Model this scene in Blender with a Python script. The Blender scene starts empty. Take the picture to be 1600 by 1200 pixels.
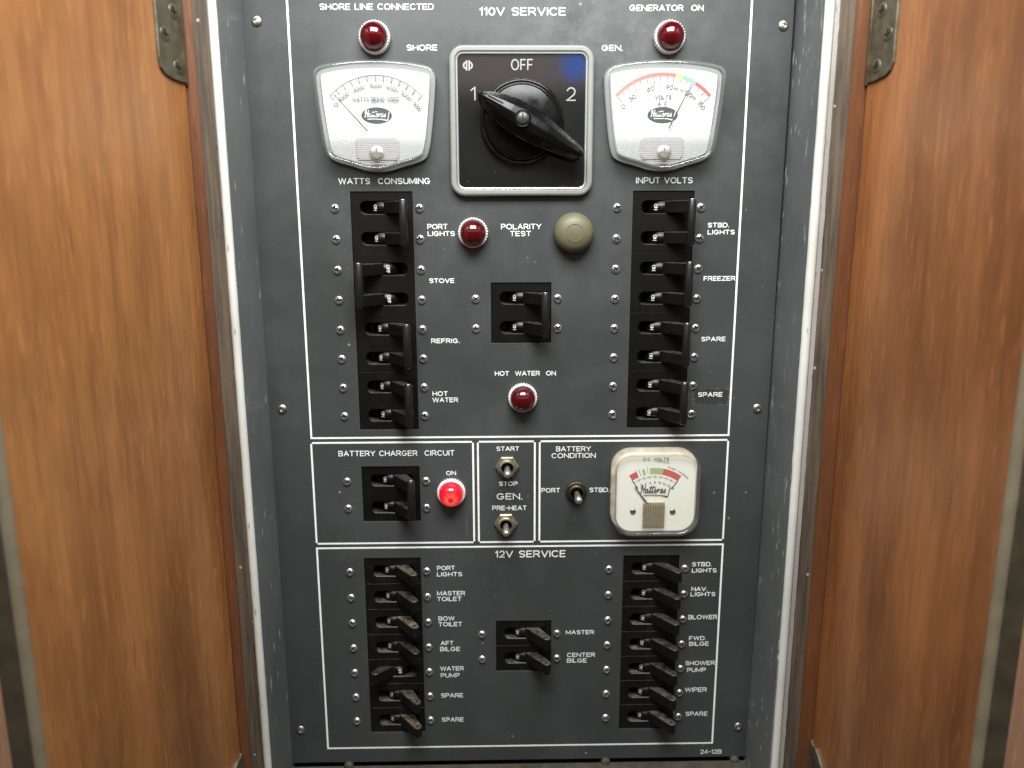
import bpy, bmesh, math, random
from mathutils import Vector, Matrix
random.seed(7)
S = bpy.context.scene
COL = S.collection
PI = math.pi
MM = 0.001

# ------------------------------------------------------------------ camera
# panel plane is y = 0 (facing -y), x to the right, z up; lengths below are millimetres
CX, CZ, CD = -7.956, 107.456, 493.639
PITCH, YAW, ROLL, FPX = 0.197673, 0.017261, -0.002975, 1200.79
_fw = Vector((math.sin(YAW)*math.cos(PITCH), math.cos(YAW)*math.cos(PITCH), -math.sin(PITCH)))
_rt0 = Vector((math.cos(YAW), -math.sin(YAW), 0))
_up0 = _rt0.cross(_fw)
RT = _rt0*math.cos(ROLL) + _up0*math.sin(ROLL)
UP = _up0*math.cos(ROLL) - _rt0*math.sin(ROLL)
cam = bpy.data.cameras.new('camera')
camo = bpy.data.objects.new('camera', cam); COL.objects.link(camo)
M = Matrix.Identity(4)
for i in range(3):
    M[i][0], M[i][1], M[i][2] = RT[i], UP[i], -_fw[i]
M[0][3], M[1][3], M[2][3] = CX*MM, -CD*MM, CZ*MM
camo.matrix_world = M
cam.sensor_width = 36.0
cam.lens = FPX/1600*36
cam.clip_start, cam.clip_end = 0.01, 20
cam.dof.use_dof = True
cam.dof.focus_distance = 0.492
cam.dof.aperture_fstop = 6.0
S.camera = camo

# ------------------------------------------------------------------ world, lamps, exposure
W = bpy.data.worlds.new('World'); S.world = W; W.use_nodes = True
nt = W.node_tree; nt.nodes.clear()
def wn(t, **k):
    n = nt.nodes.new(t)
    for a, v in k.items(): setattr(n, a, v)
    return n
out = wn('ShaderNodeOutputWorld'); bg = wn('ShaderNodeBackground'); tc = wn('ShaderNodeTexCoord')
sep = wn('ShaderNodeSeparateXYZ'); ramp = wn('ShaderNodeValToRGB')
nt.links.new(tc.outputs['Generated'], sep.inputs[0])
nt.links.new(sep.outputs['Z'], ramp.inputs[0])
e = ramp.color_ramp.elements           # dim cabin: dark low down, paler towards the ceiling
e[0].position, e[0].color = 0.0, (0.085, 0.078, 0.058, 1)
e[1].position, e[1].color = 1.0, (0.42, 0.47, 0.52, 1)
k = e.new(0.155); k.color = (0.11, 0.10, 0.08, 1)
k = e.new(0.178); k.color = (1.0, 0.80, 0.78, 1)
k = e.new(0.26); k.color = (0.9, 0.80, 0.78, 1)
k = e.new(0.42); k.color = (0.36, 0.38, 0.40, 1)
# a blue thing in the cabin behind the viewer, mirrored in the switch cover
vd = wn('ShaderNodeVectorMath', operation='DISTANCE'); vd.inputs[1].default_value = (0.094, -0.976, 0.193)
nt.links.new(tc.outputs['Generated'], vd.inputs[0])
br = wn('ShaderNodeMapRange'); br.inputs[1].default_value, br.inputs[2].default_value = 0.012, 0.021
br.inputs[3].default_value, br.inputs[4].default_value = 1, 0
nt.links.new(vd.outputs['Value'], br.inputs[0])
mx = wn('ShaderNodeMixRGB'); mx.inputs[2].default_value = (0.30, 0.95, 3.8, 1)
nt.links.new(br.outputs[0], mx.inputs[0]); nt.links.new(ramp.outputs[0], mx.inputs[1])
nt.links.new(mx.outputs[0], bg.inputs[0]); bg.inputs[1].default_value = 0.8
nt.links.new(bg.outputs[0], out.inputs[0])

def area(name, loc, target, sx, sy, power, col):
    l = bpy.data.lights.new(name, 'AREA'); l.shape = 'RECTANGLE'; l.size, l.size_y = sx, sy
    l.energy = power; l.color = col
    o = bpy.data.objects.new(name, l); COL.objects.link(o); o.location = loc
    o.rotation_euler = (Vector(target)-Vector(loc)).to_track_quat('-Z', 'Y').to_euler()
    return o
area('cabin_light', (0.0, -0.37, 0.54), (0, 0, 0.14), 0.46, 0.26, 10.5, (0.985, 1.0, 0.985))

S.view_settings.view_transform = 'Standard'; S.view_settings.look = 'None'
S.view_settings.exposure = 0; S.view_settings.gamma = 1; S.view_settings.use_curve_mapping = False
S.render.engine = 'CYCLES'
S.cycles.use_denoising = True
S.cycles.max_bounces = 10; S.cycles.transparent_max_bounces = 24
S.cycles.sample_clamp_indirect = 4
S.cycles.caustics_reflective = False

# ------------------------------------------------------------------ helpers
def at(px, py, w=0.0):
    """A pixel of the 1600 x 1200 photograph as (u, v) in mm on the plane w mm in front of the panel."""
    d = _fw + RT*((px-800)/FPX) - UP*((py-600)/FPX)
    t = (CD - w)/d.y
    return CX + d.x*t, CZ + d.z*t
def V(u, v, w): return Vector((u*MM, -w*MM, v*MM))

class MB:
    """Collects faces in (u right, v up, w out of the panel) millimetres."""
    def __init__(s): s.v = []; s.f = []; s.sm = []
    def add(s, pts, faces, smooth=False):
        b = len(s.v); s.v += [tuple(p) for p in pts]
        for f in faces: s.f.append([b+i for i in f]); s.sm.append(smooth)
    def loft(s, loops, closed=True, cap0=False, cap1=False, smooth=False):
        n = len(loops[0]); pts = [p for l in loops for p in l]; fs = []
        for a in range(len(loops)-1):
            for i in range(n if closed else n-1):
                j = (i+1) % n
                fs.append((a*n+i, a*n+j, (a+1)*n+j, (a+1)*n+i))
        s.add(pts, fs, smooth)
        if cap0: s.add(loops[0], [tuple(range(n))[::-1]])
        if cap1: s.add(loops[-1], [tuple(range(n))])
    def prism(s, poly, w0, w1, bev=0.0):
        """poly in (u,v) extruded along w; optional chamfer at the outer end."""
        L = [[(x, y, w0) for x, y in poly]]
        if bev:
            L.append([(x, y, w1-bev) for x, y in poly]); L.append([(x, y, w1) for x, y in inset(poly, bev)])
        else: L.append([(x, y, w1) for x, y in poly])
        s.loft(L, cap0=True, cap1=True)
    def prism_v(s, poly, v0, v1, bev=0.0):
        """poly in (u,w) extruded along v."""
        ins = inset(poly, bev) if bev else poly
        L = []
        if bev: L.append([(x, v0, y) for x, y in ins])
        L.append([(x, v0+bev, y) for x, y in poly]); L.append([(x, v1-bev, y) for x, y in poly])
        if bev: L.append([(x, v1, y) for x, y in ins])
        s.loft(L, cap0=True, cap1=True)
    def box(s, u0, u1, v0, v1, w0, w1, bev=0.0):
        s.prism([(u0, v0), (u1, v0), (u1, v1), (u0, v1)], w0, w1, bev)
    def lathe(s, prof, cu=0, cv=0, n=40, smooth=True, teeth=None, du=0, dv=0):
        """prof = [(r, w)], axis along w. teeth(i) gives a radius factor."""
        L = []
        for r, w in prof:
            L.append([(cu + r*(teeth(i) if teeth else 1)*math.cos(2*PI*i/n), cv + r*(teeth(i) if teeth else 1)*math.sin(2*PI*i/n), w) for i in range(n)])
        s.loft(L, smooth=smooth, cap0=prof[0][0] > 1e-6, cap1=prof[-1][0] > 1e-6)
    def rod_v(s, cu, cw, r, v0, v1, n=20, dome=0.5):
        L = []
        for v, f in ((v0, .55), (v0+dome*.4, .9), (v0+dome, 1), (v1-dome, 1), (v1-dome*.4, .9), (v1, .55)):
            L.append([(cu+r*f*math.cos(2*PI*i/n), v, cw+r*f*math.sin(2*PI*i/n)) for i in range(n)])
        s.loft(L, cap0=True, cap1=True, smooth=True)
    def build(s, name, mat, parent=None, loc=None):
        me = bpy.data.meshes.new(name)
        me.from_pydata([(x*MM, -w*MM, y*MM) for x, y, w in s.v], [], s.f)
        me.polygons.foreach_set('use_smooth', s.sm)
        me.update()
        bm = bmesh.new(); bm.from_mesh(me)
        bmesh.ops.remove_doubles(bm, verts=bm.verts, dist=1e-7)
        bmesh.ops.recalc_face_normals(bm, faces=bm.faces)
        bm.to_mesh(me); bm.free()
        me.materials.append(mat)
        o = bpy.data.objects.new(name, me); COL.objects.link(o)
        if parent is not None: o.parent = parent
        if loc is not None: o.location = loc
        return o

def area2(p): return sum(p[i][0]*p[(i+1) % len(p)][1]-p[(i+1) % len(p)][0]*p[i][1] for i in range(len(p)))
def inset(p, d):
    sg = 1 if area2(p) > 0 else -1
    n = len(p); r = []
    for i in range(n):
        a, b, c = Vector(p[i-1]), Vector(p[i]), Vector(p[(i+1) % n])
        e1, e2 = (b-a).normalized(), (c-b).normalized()
        n1, n2 = Vector((-e1.y, e1.x))*sg, Vector((-e2.y, e2.x))*sg
        m = n1+n2
        if m.length < 1e-6: m = n1
        m = m.normalized(); q = b + m*(d/max(.35, m.dot(n1)))
        r.append((q.x, q.y))
    return r
def round_poly(p, rad, n=6):
    out = []; N = len(p)
    for i in range(N):
        r = rad[i] if isinstance(rad, (list, tuple)) else rad
        a, b, c = Vector(p[i-1]), Vector(p[i]), Vector(p[(i+1) % N])
        if r <= 0: out.append((b.x, b.y)); continue
        e1, e2 = (a-b).normalized(), (c-b).normalized()
        ang = e1.angle(e2); t = r/math.tan(ang/2)
        s0, s1 = b+e1*t, b+e2*t
        bis = (e1+e2).normalized(); ce = b+bis*(r/math.sin(ang/2))
        a0 = math.atan2(s0.y-ce.y, s0.x-ce.x); a1 = math.atan2(s1.y-ce.y, s1.x-ce.x)
        d = (a1-a0+PI) % (2*PI)-PI
        for k in range(n+1):
            x = a0+d*k/n; out.append((ce.x+r*math.cos(x), ce.y+r*math.sin(x)))
    return out
def rrect(w, h, r, n=6, cu=0, cv=0):
    return round_poly([(cu-w/2, cv-h/2), (cu+w/2, cv-h/2), (cu+w/2, cv+h/2), (cu-w/2, cv+h/2)], r, n)

def thing(name, label, cat, u=0, v=0, w=0, group=None):
    o = bpy.data.objects.new(name, None); COL.objects.link(o); o.empty_display_size = 0.005
    o.location = V(u, v, w); o['label'] = label; o['category'] = cat
    if group: o['group'] = group
    return o
def dup(root, u, v, label):
    r = root.copy(); COL.objects.link(r); r.location = V(u, v, 0); r['label'] = label
    for ch in list(root.children):
        c = ch.copy(); COL.objects.link(c); c.parent = r
        if c.name.startswith('screw'): c.rotation_euler = (0, random.uniform(0, PI), 0)
        for g in ch.children:
            d = g.copy(); COL.objects.link(d); d.parent = c
    return r

# ------------------------------------------------------------------ materials
def mat(name, base, rough=0.5, metal=0.0, spec=0.5, coat=0.0, coat_r=0.1, var=0.0, scale=60, bump=0.0, bscale=300, rvar=0.0, **kw):
    m = bpy.data.materials.new(name); m.use_nodes = True
    t = m.node_tree; b = t.nodes['Principled BSDF']
    b.inputs['Base Color'].default_value = (*base, 1); b.inputs['Roughness'].default_value = rough
    b.inputs['Metallic'].default_value = metal; b.inputs['Specular IOR Level'].default_value = spec
    b.inputs['Coat Weight'].default_value = coat; b.inputs['Coat Roughness'].default_value = coat_r
    for k, v in kw.items(): b.inputs[k].default_value = v
    if var or rvar or bump:
        tc = t.nodes.new('ShaderNodeTexCoord')
        nz = t.nodes.new('ShaderNodeTexNoise'); nz.inputs['Scale'].default_value = scale; nz.inputs['Detail'].default_value = 6
        t.links.new(tc.outputs['Object'], nz.inputs['Vector'])
        if var:
            mr = t.nodes.new('ShaderNodeMapRange')
            mr.inputs[1].default_value, mr.inputs[2].default_value = .25, .75
            mr.inputs[3].default_value, mr.inputs[4].default_value = 1-var, 1+var
            hs = t.nodes.new('ShaderNodeHueSaturation'); hs.inputs['Color'].default_value = (*base, 1)
            t.links.new(nz.outputs[0], mr.inputs[0]); t.links.new(mr.outputs[0], hs.inputs['Value'])
            t.links.new(hs.outputs[0], b.inputs['Base Color'])
        if rvar:
            mr = t.nodes.new('ShaderNodeMapRange')
            mr.inputs[1].default_value, mr.inputs[2].default_value = .3, .7
            mr.inputs[3].default_value, mr.inputs[4].default_value = rough-rvar, rough+rvar
            t.links.new(nz.outputs[0], mr.inputs[0]); t.links.new(mr.outputs[0], b.inputs['Roughness'])
        if bump:
            n2 = t.nodes.new('ShaderNodeTexNoise'); n2.inputs['Scale'].default_value = bscale; n2.inputs['Detail'].default_value = 4
            t.links.new(tc.outputs['Object'], n2.inputs['Vector'])
            bp = t.nodes.new('ShaderNodeBump'); bp.inputs['Strength'].default_value = bump; bp.inputs['Distance'].default_value = 0.0004
            t.links.new(n2.outputs[0], bp.inputs['Height']); t.links.new(bp.outputs[0], b.inputs['Normal'])
    return m

def nodes(m): return m.node_tree, m.node_tree.nodes['Principled BSDF']
def N(t, typ, **k):
    n = t.nodes.new(typ)
    for a, v in k.items(): setattr(n, a, v)
    return n
def mixcol(t, fac, a, b):
    """fac socket; a, b sockets or colours; returns colour socket"""
    m = N(t, 'ShaderNodeMixRGB')
    t.links.new(fac, m.inputs[0])
    for i, c in ((1, a), (2, b)):
        if isinstance(c, tuple): m.inputs[i].default_value = (*c, 1)
        else: t.links.new(c, m.inputs[i])
    return m.outputs[0]
def rng(t, src, a, b, c=0.0, d=1.0):
    r = N(t, 'ShaderNodeMapRange'); r.inputs[1].default_value, r.inputs[2].default_value = a, b
    r.inputs[3].default_value, r.inputs[4].default_value = c, d
    t.links.new(src, r.inputs[0]); return r.outputs[0]
def noise(t, vec, scale, detail=4, rough=.5):
    n = N(t, 'ShaderNodeTexNoise'); n.inputs['Scale'].default_value = scale; n.inputs['Detail'].default_value = detail
    n.inputs['Roughness'].default_value = rough; t.links.new(vec, n.inputs['Vector']); return n.outputs[0]
def mul(t, a, b):
    m = N(t, 'ShaderNodeMath', operation='MULTIPLY'); t.links.new(a, m.inputs[0])
    if isinstance(b, float): m.inputs[1].default_value = b
    else: t.links.new(b, m.inputs[1])
    return m.outputs[0]

def specks(t, vec, scale, thr, keep):
    """sparse tiny specks: voronoi cells, only some of them kept"""
    v = N(t, 'ShaderNodeTexVoronoi'); v.inputs['Scale'].default_value = scale; t.links.new(vec, v.inputs['Vector'])
    s = N(t, 'ShaderNodeSeparateColor'); t.links.new(v.outputs['Color'], s.inputs[0])
    near = rng(t, v.outputs['Distance'], thr*.6, thr, 1, 0)
    sel = rng(t, s.outputs[0], keep, keep+.01, 1, 0)
    return mul(t, near, sel)

# painted panel: satin charcoal with dust specks, rubbed patches, a little rust at the foot
PAINT = mat('panel_paint', (0.040, 0.0445, 0.0445), 0.40, spec=0.5)
t, b = nodes(PAINT)
tc = N(t, 'ShaderNodeTexCoord'); oc = tc.outputs['Object']
c = mixcol(t, rng(t, noise(t, oc, 9, 5), .3, .7), (0.037, 0.0405, 0.0398), (0.053, 0.0588, 0.0586))
c = mixcol(t, mul(t, rng(t, noise(t, oc, 17, 9, .68), .53, .68), .35), c, (0.075, 0.080, 0.080))
_sm = N(t, 'ShaderNodeMapping'); _sm.inputs['Rotation'].default_value = (0, .7, 0); _sm.inputs['Scale'].default_value = (1, 1, .03); t.links.new(oc, _sm.inputs[0])
c = mixcol(t, mul(t, mul(t, rng(t, noise(t, _sm.outputs[0], 420, 2), .70, .76), rng(t, noise(t, oc, 13, 3), .52, .62)), .5), c, (0.14, 0.145, 0.145))
rub = N(t, 'ShaderNodeVectorMath', operation='DISTANCE'); rub.inputs[1].default_value = (0.055, 0, 0.235)
t.links.new(oc, rub.inputs[0])
rubm = mul(t, rng(t, rub.outputs['Value'], .02, .085, 1, 0), rng(t, noise(t, oc, 70, 8, .7), .42, .62))
c = mixcol(t, mul(t, rubm, .45), c, (0.13, 0.135, 0.135))
c = mixcol(t, mul(t, specks(t, oc, 95, .10, .10), .8), c, (0.25, 0.25, 0.24))
c = mixcol(t, mul(t, specks(t, oc, 260, .14, .05), .5), c, (0.22, 0.22, 0.21))
for (x, z, r0) in ((0.037, -0.2585, .007), (0.0285, -0.2600, .004)):
    rs = N(t, 'ShaderNodeVectorMath', operation='DISTANCE'); rs.inputs[1].default_value = (x, 0, z)
    t.links.new(oc, rs.inputs[0])
    c = mixcol(t, mul(t, rng(t, rs.outputs['Value'], r0*.3, r0, 1, 0), rng(t, noise(t, oc, 350, 4), .48, .6)), c, (0.10, 0.03, 0.018))
# brown tape residue round one of the spare legends
_m = N(t, 'ShaderNodeMapping'); _m.inputs['Location'].default_value = (-0.1320/0.0124, 0, 0.0009/0.0056); _m.inputs['Scale'].default_value = (1/0.0124, 0, 1/0.0056)
t.links.new(oc, _m.inputs[0])
_s = N(t, 'ShaderNodeSeparateXYZ'); t.links.new(_m.outputs[0], _s.inputs[0])
_a = N(t, 'ShaderNodeMath', operation='ABSOLUTE'); t.links.new(_s.outputs['X'], _a.inputs[0])
_b = N(t, 'ShaderNodeMath', operation='ABSOLUTE'); t.links.new(_s.outputs['Z'], _b.inputs[0])
_mx = N(t, 'ShaderNodeMath', operation='MAXIMUM'); t.links.new(_a.outputs[0], _mx.inputs[0]); t.links.new(_b.outputs[0], _mx.inputs[1])
tape = mul(t, rng(t, _mx.outputs[0], .88, 1.0, 1, 0), rng(t, noise(t, oc, 160, 6, .7), .35, .55, .35, 1))
c = mixcol(t, mul(t, tape, .7), c, (0.026, 0.022, 0.014))
rim_ = mul(t, mul(t, rng(t, _mx.outputs[0], .86, .92, 0, 1), rng(t, _mx.outputs[0], .96, 1.02, 1, 0)), rng(t, noise(t, oc, 300, 3), .48, .6))
c = mixcol(t, mul(t, rim_, .7), c, (0.15, 0.14, 0.11))
t.links.new(c, b.inputs['Base Color'])
t.links.new(rng(t, noise(t, oc, 40, 8, .7), .3, .7, .27, .54), b.inputs['Roughness'])
bp = N(t, 'ShaderNodeBump'); bp.inputs['Strength'].default_value = .10; bp.inputs['Distance'].default_value = .0003
t.links.new(noise(t, oc, 900, 3), bp.inputs['Height']); t.links.new(bp.outputs[0], b.inputs['Normal'])

WORN = mat('worn_paint_edge', (0.05, 0.05, 0.045), .5); t, b = nodes(WORN); tc = N(t, 'ShaderNodeTexCoord')
c = mixcol(t, rng(t, noise(t, tc.outputs['Object'], 120, 6, .7), .46, .62), (0.035, 0.037, 0.036), (0.20, 0.19, 0.155)); t.links.new(c, b.inputs['Base Color'])
INK = mat('white_lettering', (0.84, 0.84, 0.81), 0.55, var=.10, scale=250)
INKM = mat('dull_white_marking', (0.62, 0.62, 0.60), 0.6, var=.25, scale=500)
LINE = mat('white_line', (0.88, 0.88, 0.84), 0.5, var=.10, scale=120)

def dusty(name, base, dust, amount, rough):
    m = mat(name, base, rough, spec=0.34)
    t, b = nodes(m)
    tc = N(t, 'ShaderNodeTexCoord'); g = N(t, 'ShaderNodeNewGeometry')
    sp = N(t, 'ShaderNodeSeparateXYZ'); t.links.new(g.outputs['Normal'], sp.inputs[0])
    upm = rng(t, sp.outputs['Z'], .35, .8)                 # dust settles on what faces up
    oi = N(t, 'ShaderNodeObjectInfo')
    ad = N(t, 'ShaderNodeVectorMath', operation='ADD'); t.links.new(tc.outputs['Object'], ad.inputs[0]); t.links.new(oi.outputs['Location'], ad.inputs[1])
    nz = noise(t, ad.outputs[0], 220, 6, .65)
    f = mul(t, mul(t, upm, rng(t, nz, .36, .70, .10, 1.0)), amount)
    smear = mul(t, rng(t, noise(t, ad.outputs[0], 90, 6, .6), .50, .75), amount*.07)
    c = mixcol(t, smear, base, dust); c = mixcol(t, f, c, dust)
    t.links.new(c, b.inputs['Base Color'])
    r = N(t, 'ShaderNodeMath', operation='ADD'); t.links.new(mul(t, f, .45), r.inputs[0]); r.inputs[1].default_value = rough
    t.links.new(r.outputs[0], b.inputs['Roughness'])
    return m
BLK = dusty('black_bakelite', (0.0036, 0.0034, 0.0030), (0.12, 0.115, 0.10), .45, .36)
BLKD = dusty('dusty_black_bakelite', (0.0038, 0.0035, 0.0030), (0.20, 0.175, 0.13), .62, .42)
BLKL = dusty('lightly_dusty_bakelite', (0.0040, 0.0037, 0.0032), (0.13, 0.12, 0.10), .55, .40)
BLKH = dusty('grimy_bakelite', (0.0045, 0.0038, 0.0030), (0.30, 0.24, 0.16), .85, .5)
BAR = mat('tie_bar_black', (0.009, 0.0085, 0.008), .30, var=.3, scale=200)
CAV = mat('cavity_black', (0.003, 0.003, 0.003), .8)
NICKEL = mat('nickel', (0.74, 0.72, 0.67), .30, metal=.92, var=.15, scale=400, rvar=.1)
SCRP = mat('panel_screw_steel', (0.50, 0.48, 0.40), .36, metal=1.0, var=.25, scale=500)
BRASS = mat('tarnished_brass', (0.38, 0.345, 0.24), .42, metal=.85, var=.35, scale=350, rvar=.12)
DBRASS = mat('dark_brass', (0.15, 0.13, 0.085), .38, metal=1.0, var=.35, scale=350)
WRING = mat('white_knurled_ring', (0.80, 0.78, 0.76), .45, var=.06, scale=300)
KHAKI = mat('khaki_rubber', (0.120, 0.110, 0.062), .50, var=.10, scale=120, bump=.15, bscale=500)
BEZEL = mat('grey_plastic_bezel', (0.225, 0.24, 0.215), .40, var=.05, scale=150)
GLOSSK = mat('gloss_black_knob', (0.003, 0.003, 0.003), .22, spec=.24, rvar=.09, scale=150)
DIALW = mat('white_dial', (0.70, 0.71, 0.70), .6)
DIALC = mat('cream_dial', (0.90, 0.88, 0.78), .6, var=.02, scale=60)
GINK = mat('grey_scale_ink', (0.10, 0.10, 0.105), .6)
KINK = mat('black_scale_ink', (0.035, 0.04, 0.045), .5)
RED1 = mat('glare_pale_red_band', (0.72, 0.22, 0.18), .6)  # band red made paler, glare on the dial put into its colour
RED2 = mat('red_band', (0.62, 0.09, 0.09), .6)
YEL = mat('yellow_band', (0.85, 0.72, 0.25), .6)
GRN = mat('green_band', (0.20, 0.55, 0.36), .6)
OLV = mat('olive_band', (0.40, 0.48, 0.20), .6)
MOV = mat('meter_movement', (0.63, 0.61, 0.63), .5, var=.05, scale=200)
COIL = mat('brown_coil', (0.50, 0.44, 0.31), .5, var=.3, scale=300)

def clear(name, diffuse, dcol, tint, rough=.06, fres=1.45, gl=1.0):
    """see-through plastic: fresnel gloss over tinted transparency with a little haze in it"""
    m = bpy.data.materials.new(name); m.use_nodes = True; t = m.node_tree; t.nodes.clear()
    o = N(t, 'ShaderNodeOutputMaterial'); tr = N(t, 'ShaderNodeBsdfTransparent'); tr.inputs[0].default_value = (*tint, 1)
    df = N(t, 'ShaderNodeBsdfDiffuse'); df.inputs[0].default_value = (*dcol, 1)
    g = N(t, 'ShaderNodeBsdfGlossy'); g.inputs['Roughness'].default_value = rough
    lw = N(t, 'ShaderNodeLayerWeight'); lw.inputs[0].default_value = .5
    p5 = N(t, 'ShaderNodeMath', operation='POWER'); t.links.new(lw.outputs['Facing'], p5.inputs[0]); p5.inputs[1].default_value = 5
    r0 = ((fres-1)/(fres+1))**2
    f = N(t, 'ShaderNodeMapRange'); t.links.new(p5.outputs[0], f.inputs[0]); f.inputs[3].default_value = r0; f.inputs[4].default_value = .75
    m1 = N(t, 'ShaderNodeMixShader'); m1.inputs[0].default_value = diffuse
    t.links.new(tr.outputs[0], m1.inputs[1]); t.links.new(df.outputs[0], m1.inputs[2])
    m2 = N(t, 'ShaderNodeMixShader'); t.links.new(mul(t, f.outputs[0], gl), m2.inputs[0])
    t.links.new(m1.outputs[0], m2.inputs[1]); t.links.new(g.outputs[0], m2.inputs[2])
    t.links.new(m2.outputs[0], o.inputs[0]); return m
PANE = clear('clear_pane', .02, (.8, .8, .8), (.98, .985, .98), .04)
RIM = clear('clear_acrylic_rim', .09, (.60, .64, .62), (.93, .95, .94), .10, 1.7)
RIMC = clear('yellowed_acrylic_rim', .08, (.66, .63, .55), (.97, .965, .94), .10, 1.7)
RIBM = clear('clear_ribs', .35, (.50, .50, .50), (.93, .93, .93), .12, 1.5)
COVER = clear('switch_cover', .004, (.5, .5, .5), (.93, .93, .93), .04, 1.70)
PLATE = mat('black_switch_plate', (0.004, 0.004, 0.004), .35, spec=.2)
t, b = nodes(PLATE); tc = N(t, 'ShaderNodeTexCoord')
c = mixcol(t, mul(t, specks(t, tc.outputs['Object'], 240, .18, .12), .5), (0.004, 0.0045, 0.0045), (0.12, 0.12, 0.12))
c = mixcol(t, mul(t, rng(t, noise(t, tc.outputs['Object'], 60, 8, .7), .50, .78), .35), c, (0.022, 0.023, 0.023))
t.links.new(c, b.inputs['Base Color'])

LENS = mat('dark_red_lens', (0.125, 0.0016, 0.006), .07, spec=.6, coat=.6, coat_r=.03)
LENS.node_tree.nodes['Principled BSDF'].inputs['Transmission Weight'].default_value = .55
LENS.node_tree.nodes['Principled BSDF'].inputs['IOR'].default_value = 1.48
LIN = mat('lamp_inside', (0.50, 0.06, 0.05), .30)
# the one that is lit: rays of the moulded lens fan out from the bulb
LIT = mat('lit_red_lens', (0.22, 0.004, 0.01), .08, coat=.5, coat_r=.04)
t, b = nodes(LIT); tc = N(t, 'ShaderNodeTexCoord'); sp = N(t, 'ShaderNodeSeparateXYZ')
mp = N(t, 'ShaderNodeMapping'); mp.inputs['Location'].default_value = (-.0002, 0, 0.0016)
t.links.new(tc.outputs['Object'], mp.inputs[0]); t.links.new(mp.outputs[0], sp.inputs[0])
an = N(t, 'ShaderNodeMath', operation='ARCTAN2'); t.links.new(sp.outputs['X'], an.inputs[0]); t.links.new(sp.outputs['Z'], an.inputs[1])
cb = N(t, 'ShaderNodeCombineXYZ'); t.links.new(mul(t, an.outputs[0], 4.2), cb.inputs[0])
ry = noise(t, cb.outputs[0], 1.7, 3, .6)
cr = N(t, 'ShaderNodeCombineXYZ'); t.links.new(sp.outputs['X'], cr.inputs[0]); t.links.new(sp.outputs['Z'], cr.inputs[1])
ln = N(t, 'ShaderNodeVectorMath', operation='LENGTH'); t.links.new(cr.outputs[0], ln.inputs[0])
glow = rng(t, ln.outputs['Value'], .0010, .0056, 1, 0)
ring = mul(t, rng(t, ln.outputs['Value'], .0016, .0022, 0, 1), rng(t, ry, .46, .56))
c = mixcol(t, mul(t, ring, glow), (0.62, 0.005, 0.022), (1.2, 0.42, 0.16))
t.links.new(c, b.inputs['Emission Color']); b.inputs['Emission Strength'].default_value = 1.05

# varnished wood, grain along z
def wood(name, dark, light, coat, offs):
    m = mat(name, light, .42, coat=coat, coat_r=.34); t, b = nodes(m)
    tc = N(t, 'ShaderNodeTexCoord'); mp = N(t, 'ShaderNodeMapping')
    mp.inputs['Scale'].default_value = (1, 1, .075); mp.inputs['Location'].default_value = offs
    t.links.new(tc.outputs['Object'], mp.inputs[0]); v = mp.outputs[0]
    wide = rng(t, noise(t, v, 32, 5, .55), .32, .68)
    fine = rng(t, noise(t, v, 260, 5, .6), .35, .68)
    mp2 = N(t, 'ShaderNodeMapping'); mp2.inputs['Scale'].default_value = (1, 1, .05); t.links.new(tc.outputs['Object'], mp2.inputs[0])
    pore = rng(t, noise(t, mp2.outputs[0], 700, 3, .6), .60, .72)
    mid = tuple((a*.5+b_*.5) for a, b_ in zip(dark, light))
    c = mixcol(t, wide, dark, light)
    c2 = mixcol(t, fine, mid, tuple(min(1, x*1.12) for x in light))
    mm = N(t, 'ShaderNodeMixRGB'); mm.inputs[0].default_value = .35; t.links.new(c, mm.inputs[1]); t.links.new(c2, mm.inputs[2])
    c = mixcol(t, mul(t, pore, .5), mm.outputs[0], tuple(x*.45 for x in dark))
    mp3 = N(t, 'ShaderNodeMapping'); mp3.inputs['Scale'].default_value = (1, 1, .35); t.links.new(tc.outputs['Object'], mp3.inputs[0])
    blot = rng(t, noise(t, mp3.outputs[0], 22, 5, .6), .40, .68, 0, .55)
    c = mixcol(t, blot, c, tuple(x*.75 for x in dark))
    mp4 = N(t, 'ShaderNodeMapping'); mp4.inputs['Scale'].default_value = (1, 1, .11); t.links.new(tc.outputs['Object'], mp4.inputs[0])
    fleck = rng(t, noise(t, mp4.outputs[0], 520, 3), .58, .74, 0, .38)
    c = mixcol(t, fleck, c, tuple(min(1, x*1.35) for x in light))
    t.links.new(c, b.inputs['Base Color'])
    t.links.new(rng(t, noise(t, v, 120, 4), .3, .7, .32, .50), b.inputs['Roughness'])
    bp = N(t, 'ShaderNodeBump'); bp.inputs['Strength'].default_value = .25; bp.inputs['Distance'].default_value = .0004
    t.links.new(fine, bp.inputs['Height']); t.links.new(bp.outputs[0], b.inputs['Normal'])
    return m
WOODL = wood('door_wood_pale', (0.125, 0.042, 0.010), (0.42, 0.180, 0.056), .5, (.3, .1, .2))
WOODR = wood('door_wood_red', (0.125, 0.041, 0.011), (0.37, 0.146, 0.048), .5, (.9, .7, .5))
WOODF = wood('frame_wood_red', (0.075, 0.026, 0.010), (0.165, 0.062, 0.024), .3, (.2, .4, .8))
WOODP = wood('wall_wood_pink', (0.50, 0.26, 0.15), (0.68, 0.38, 0.24), .2, (.5, .2, .1))

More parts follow.
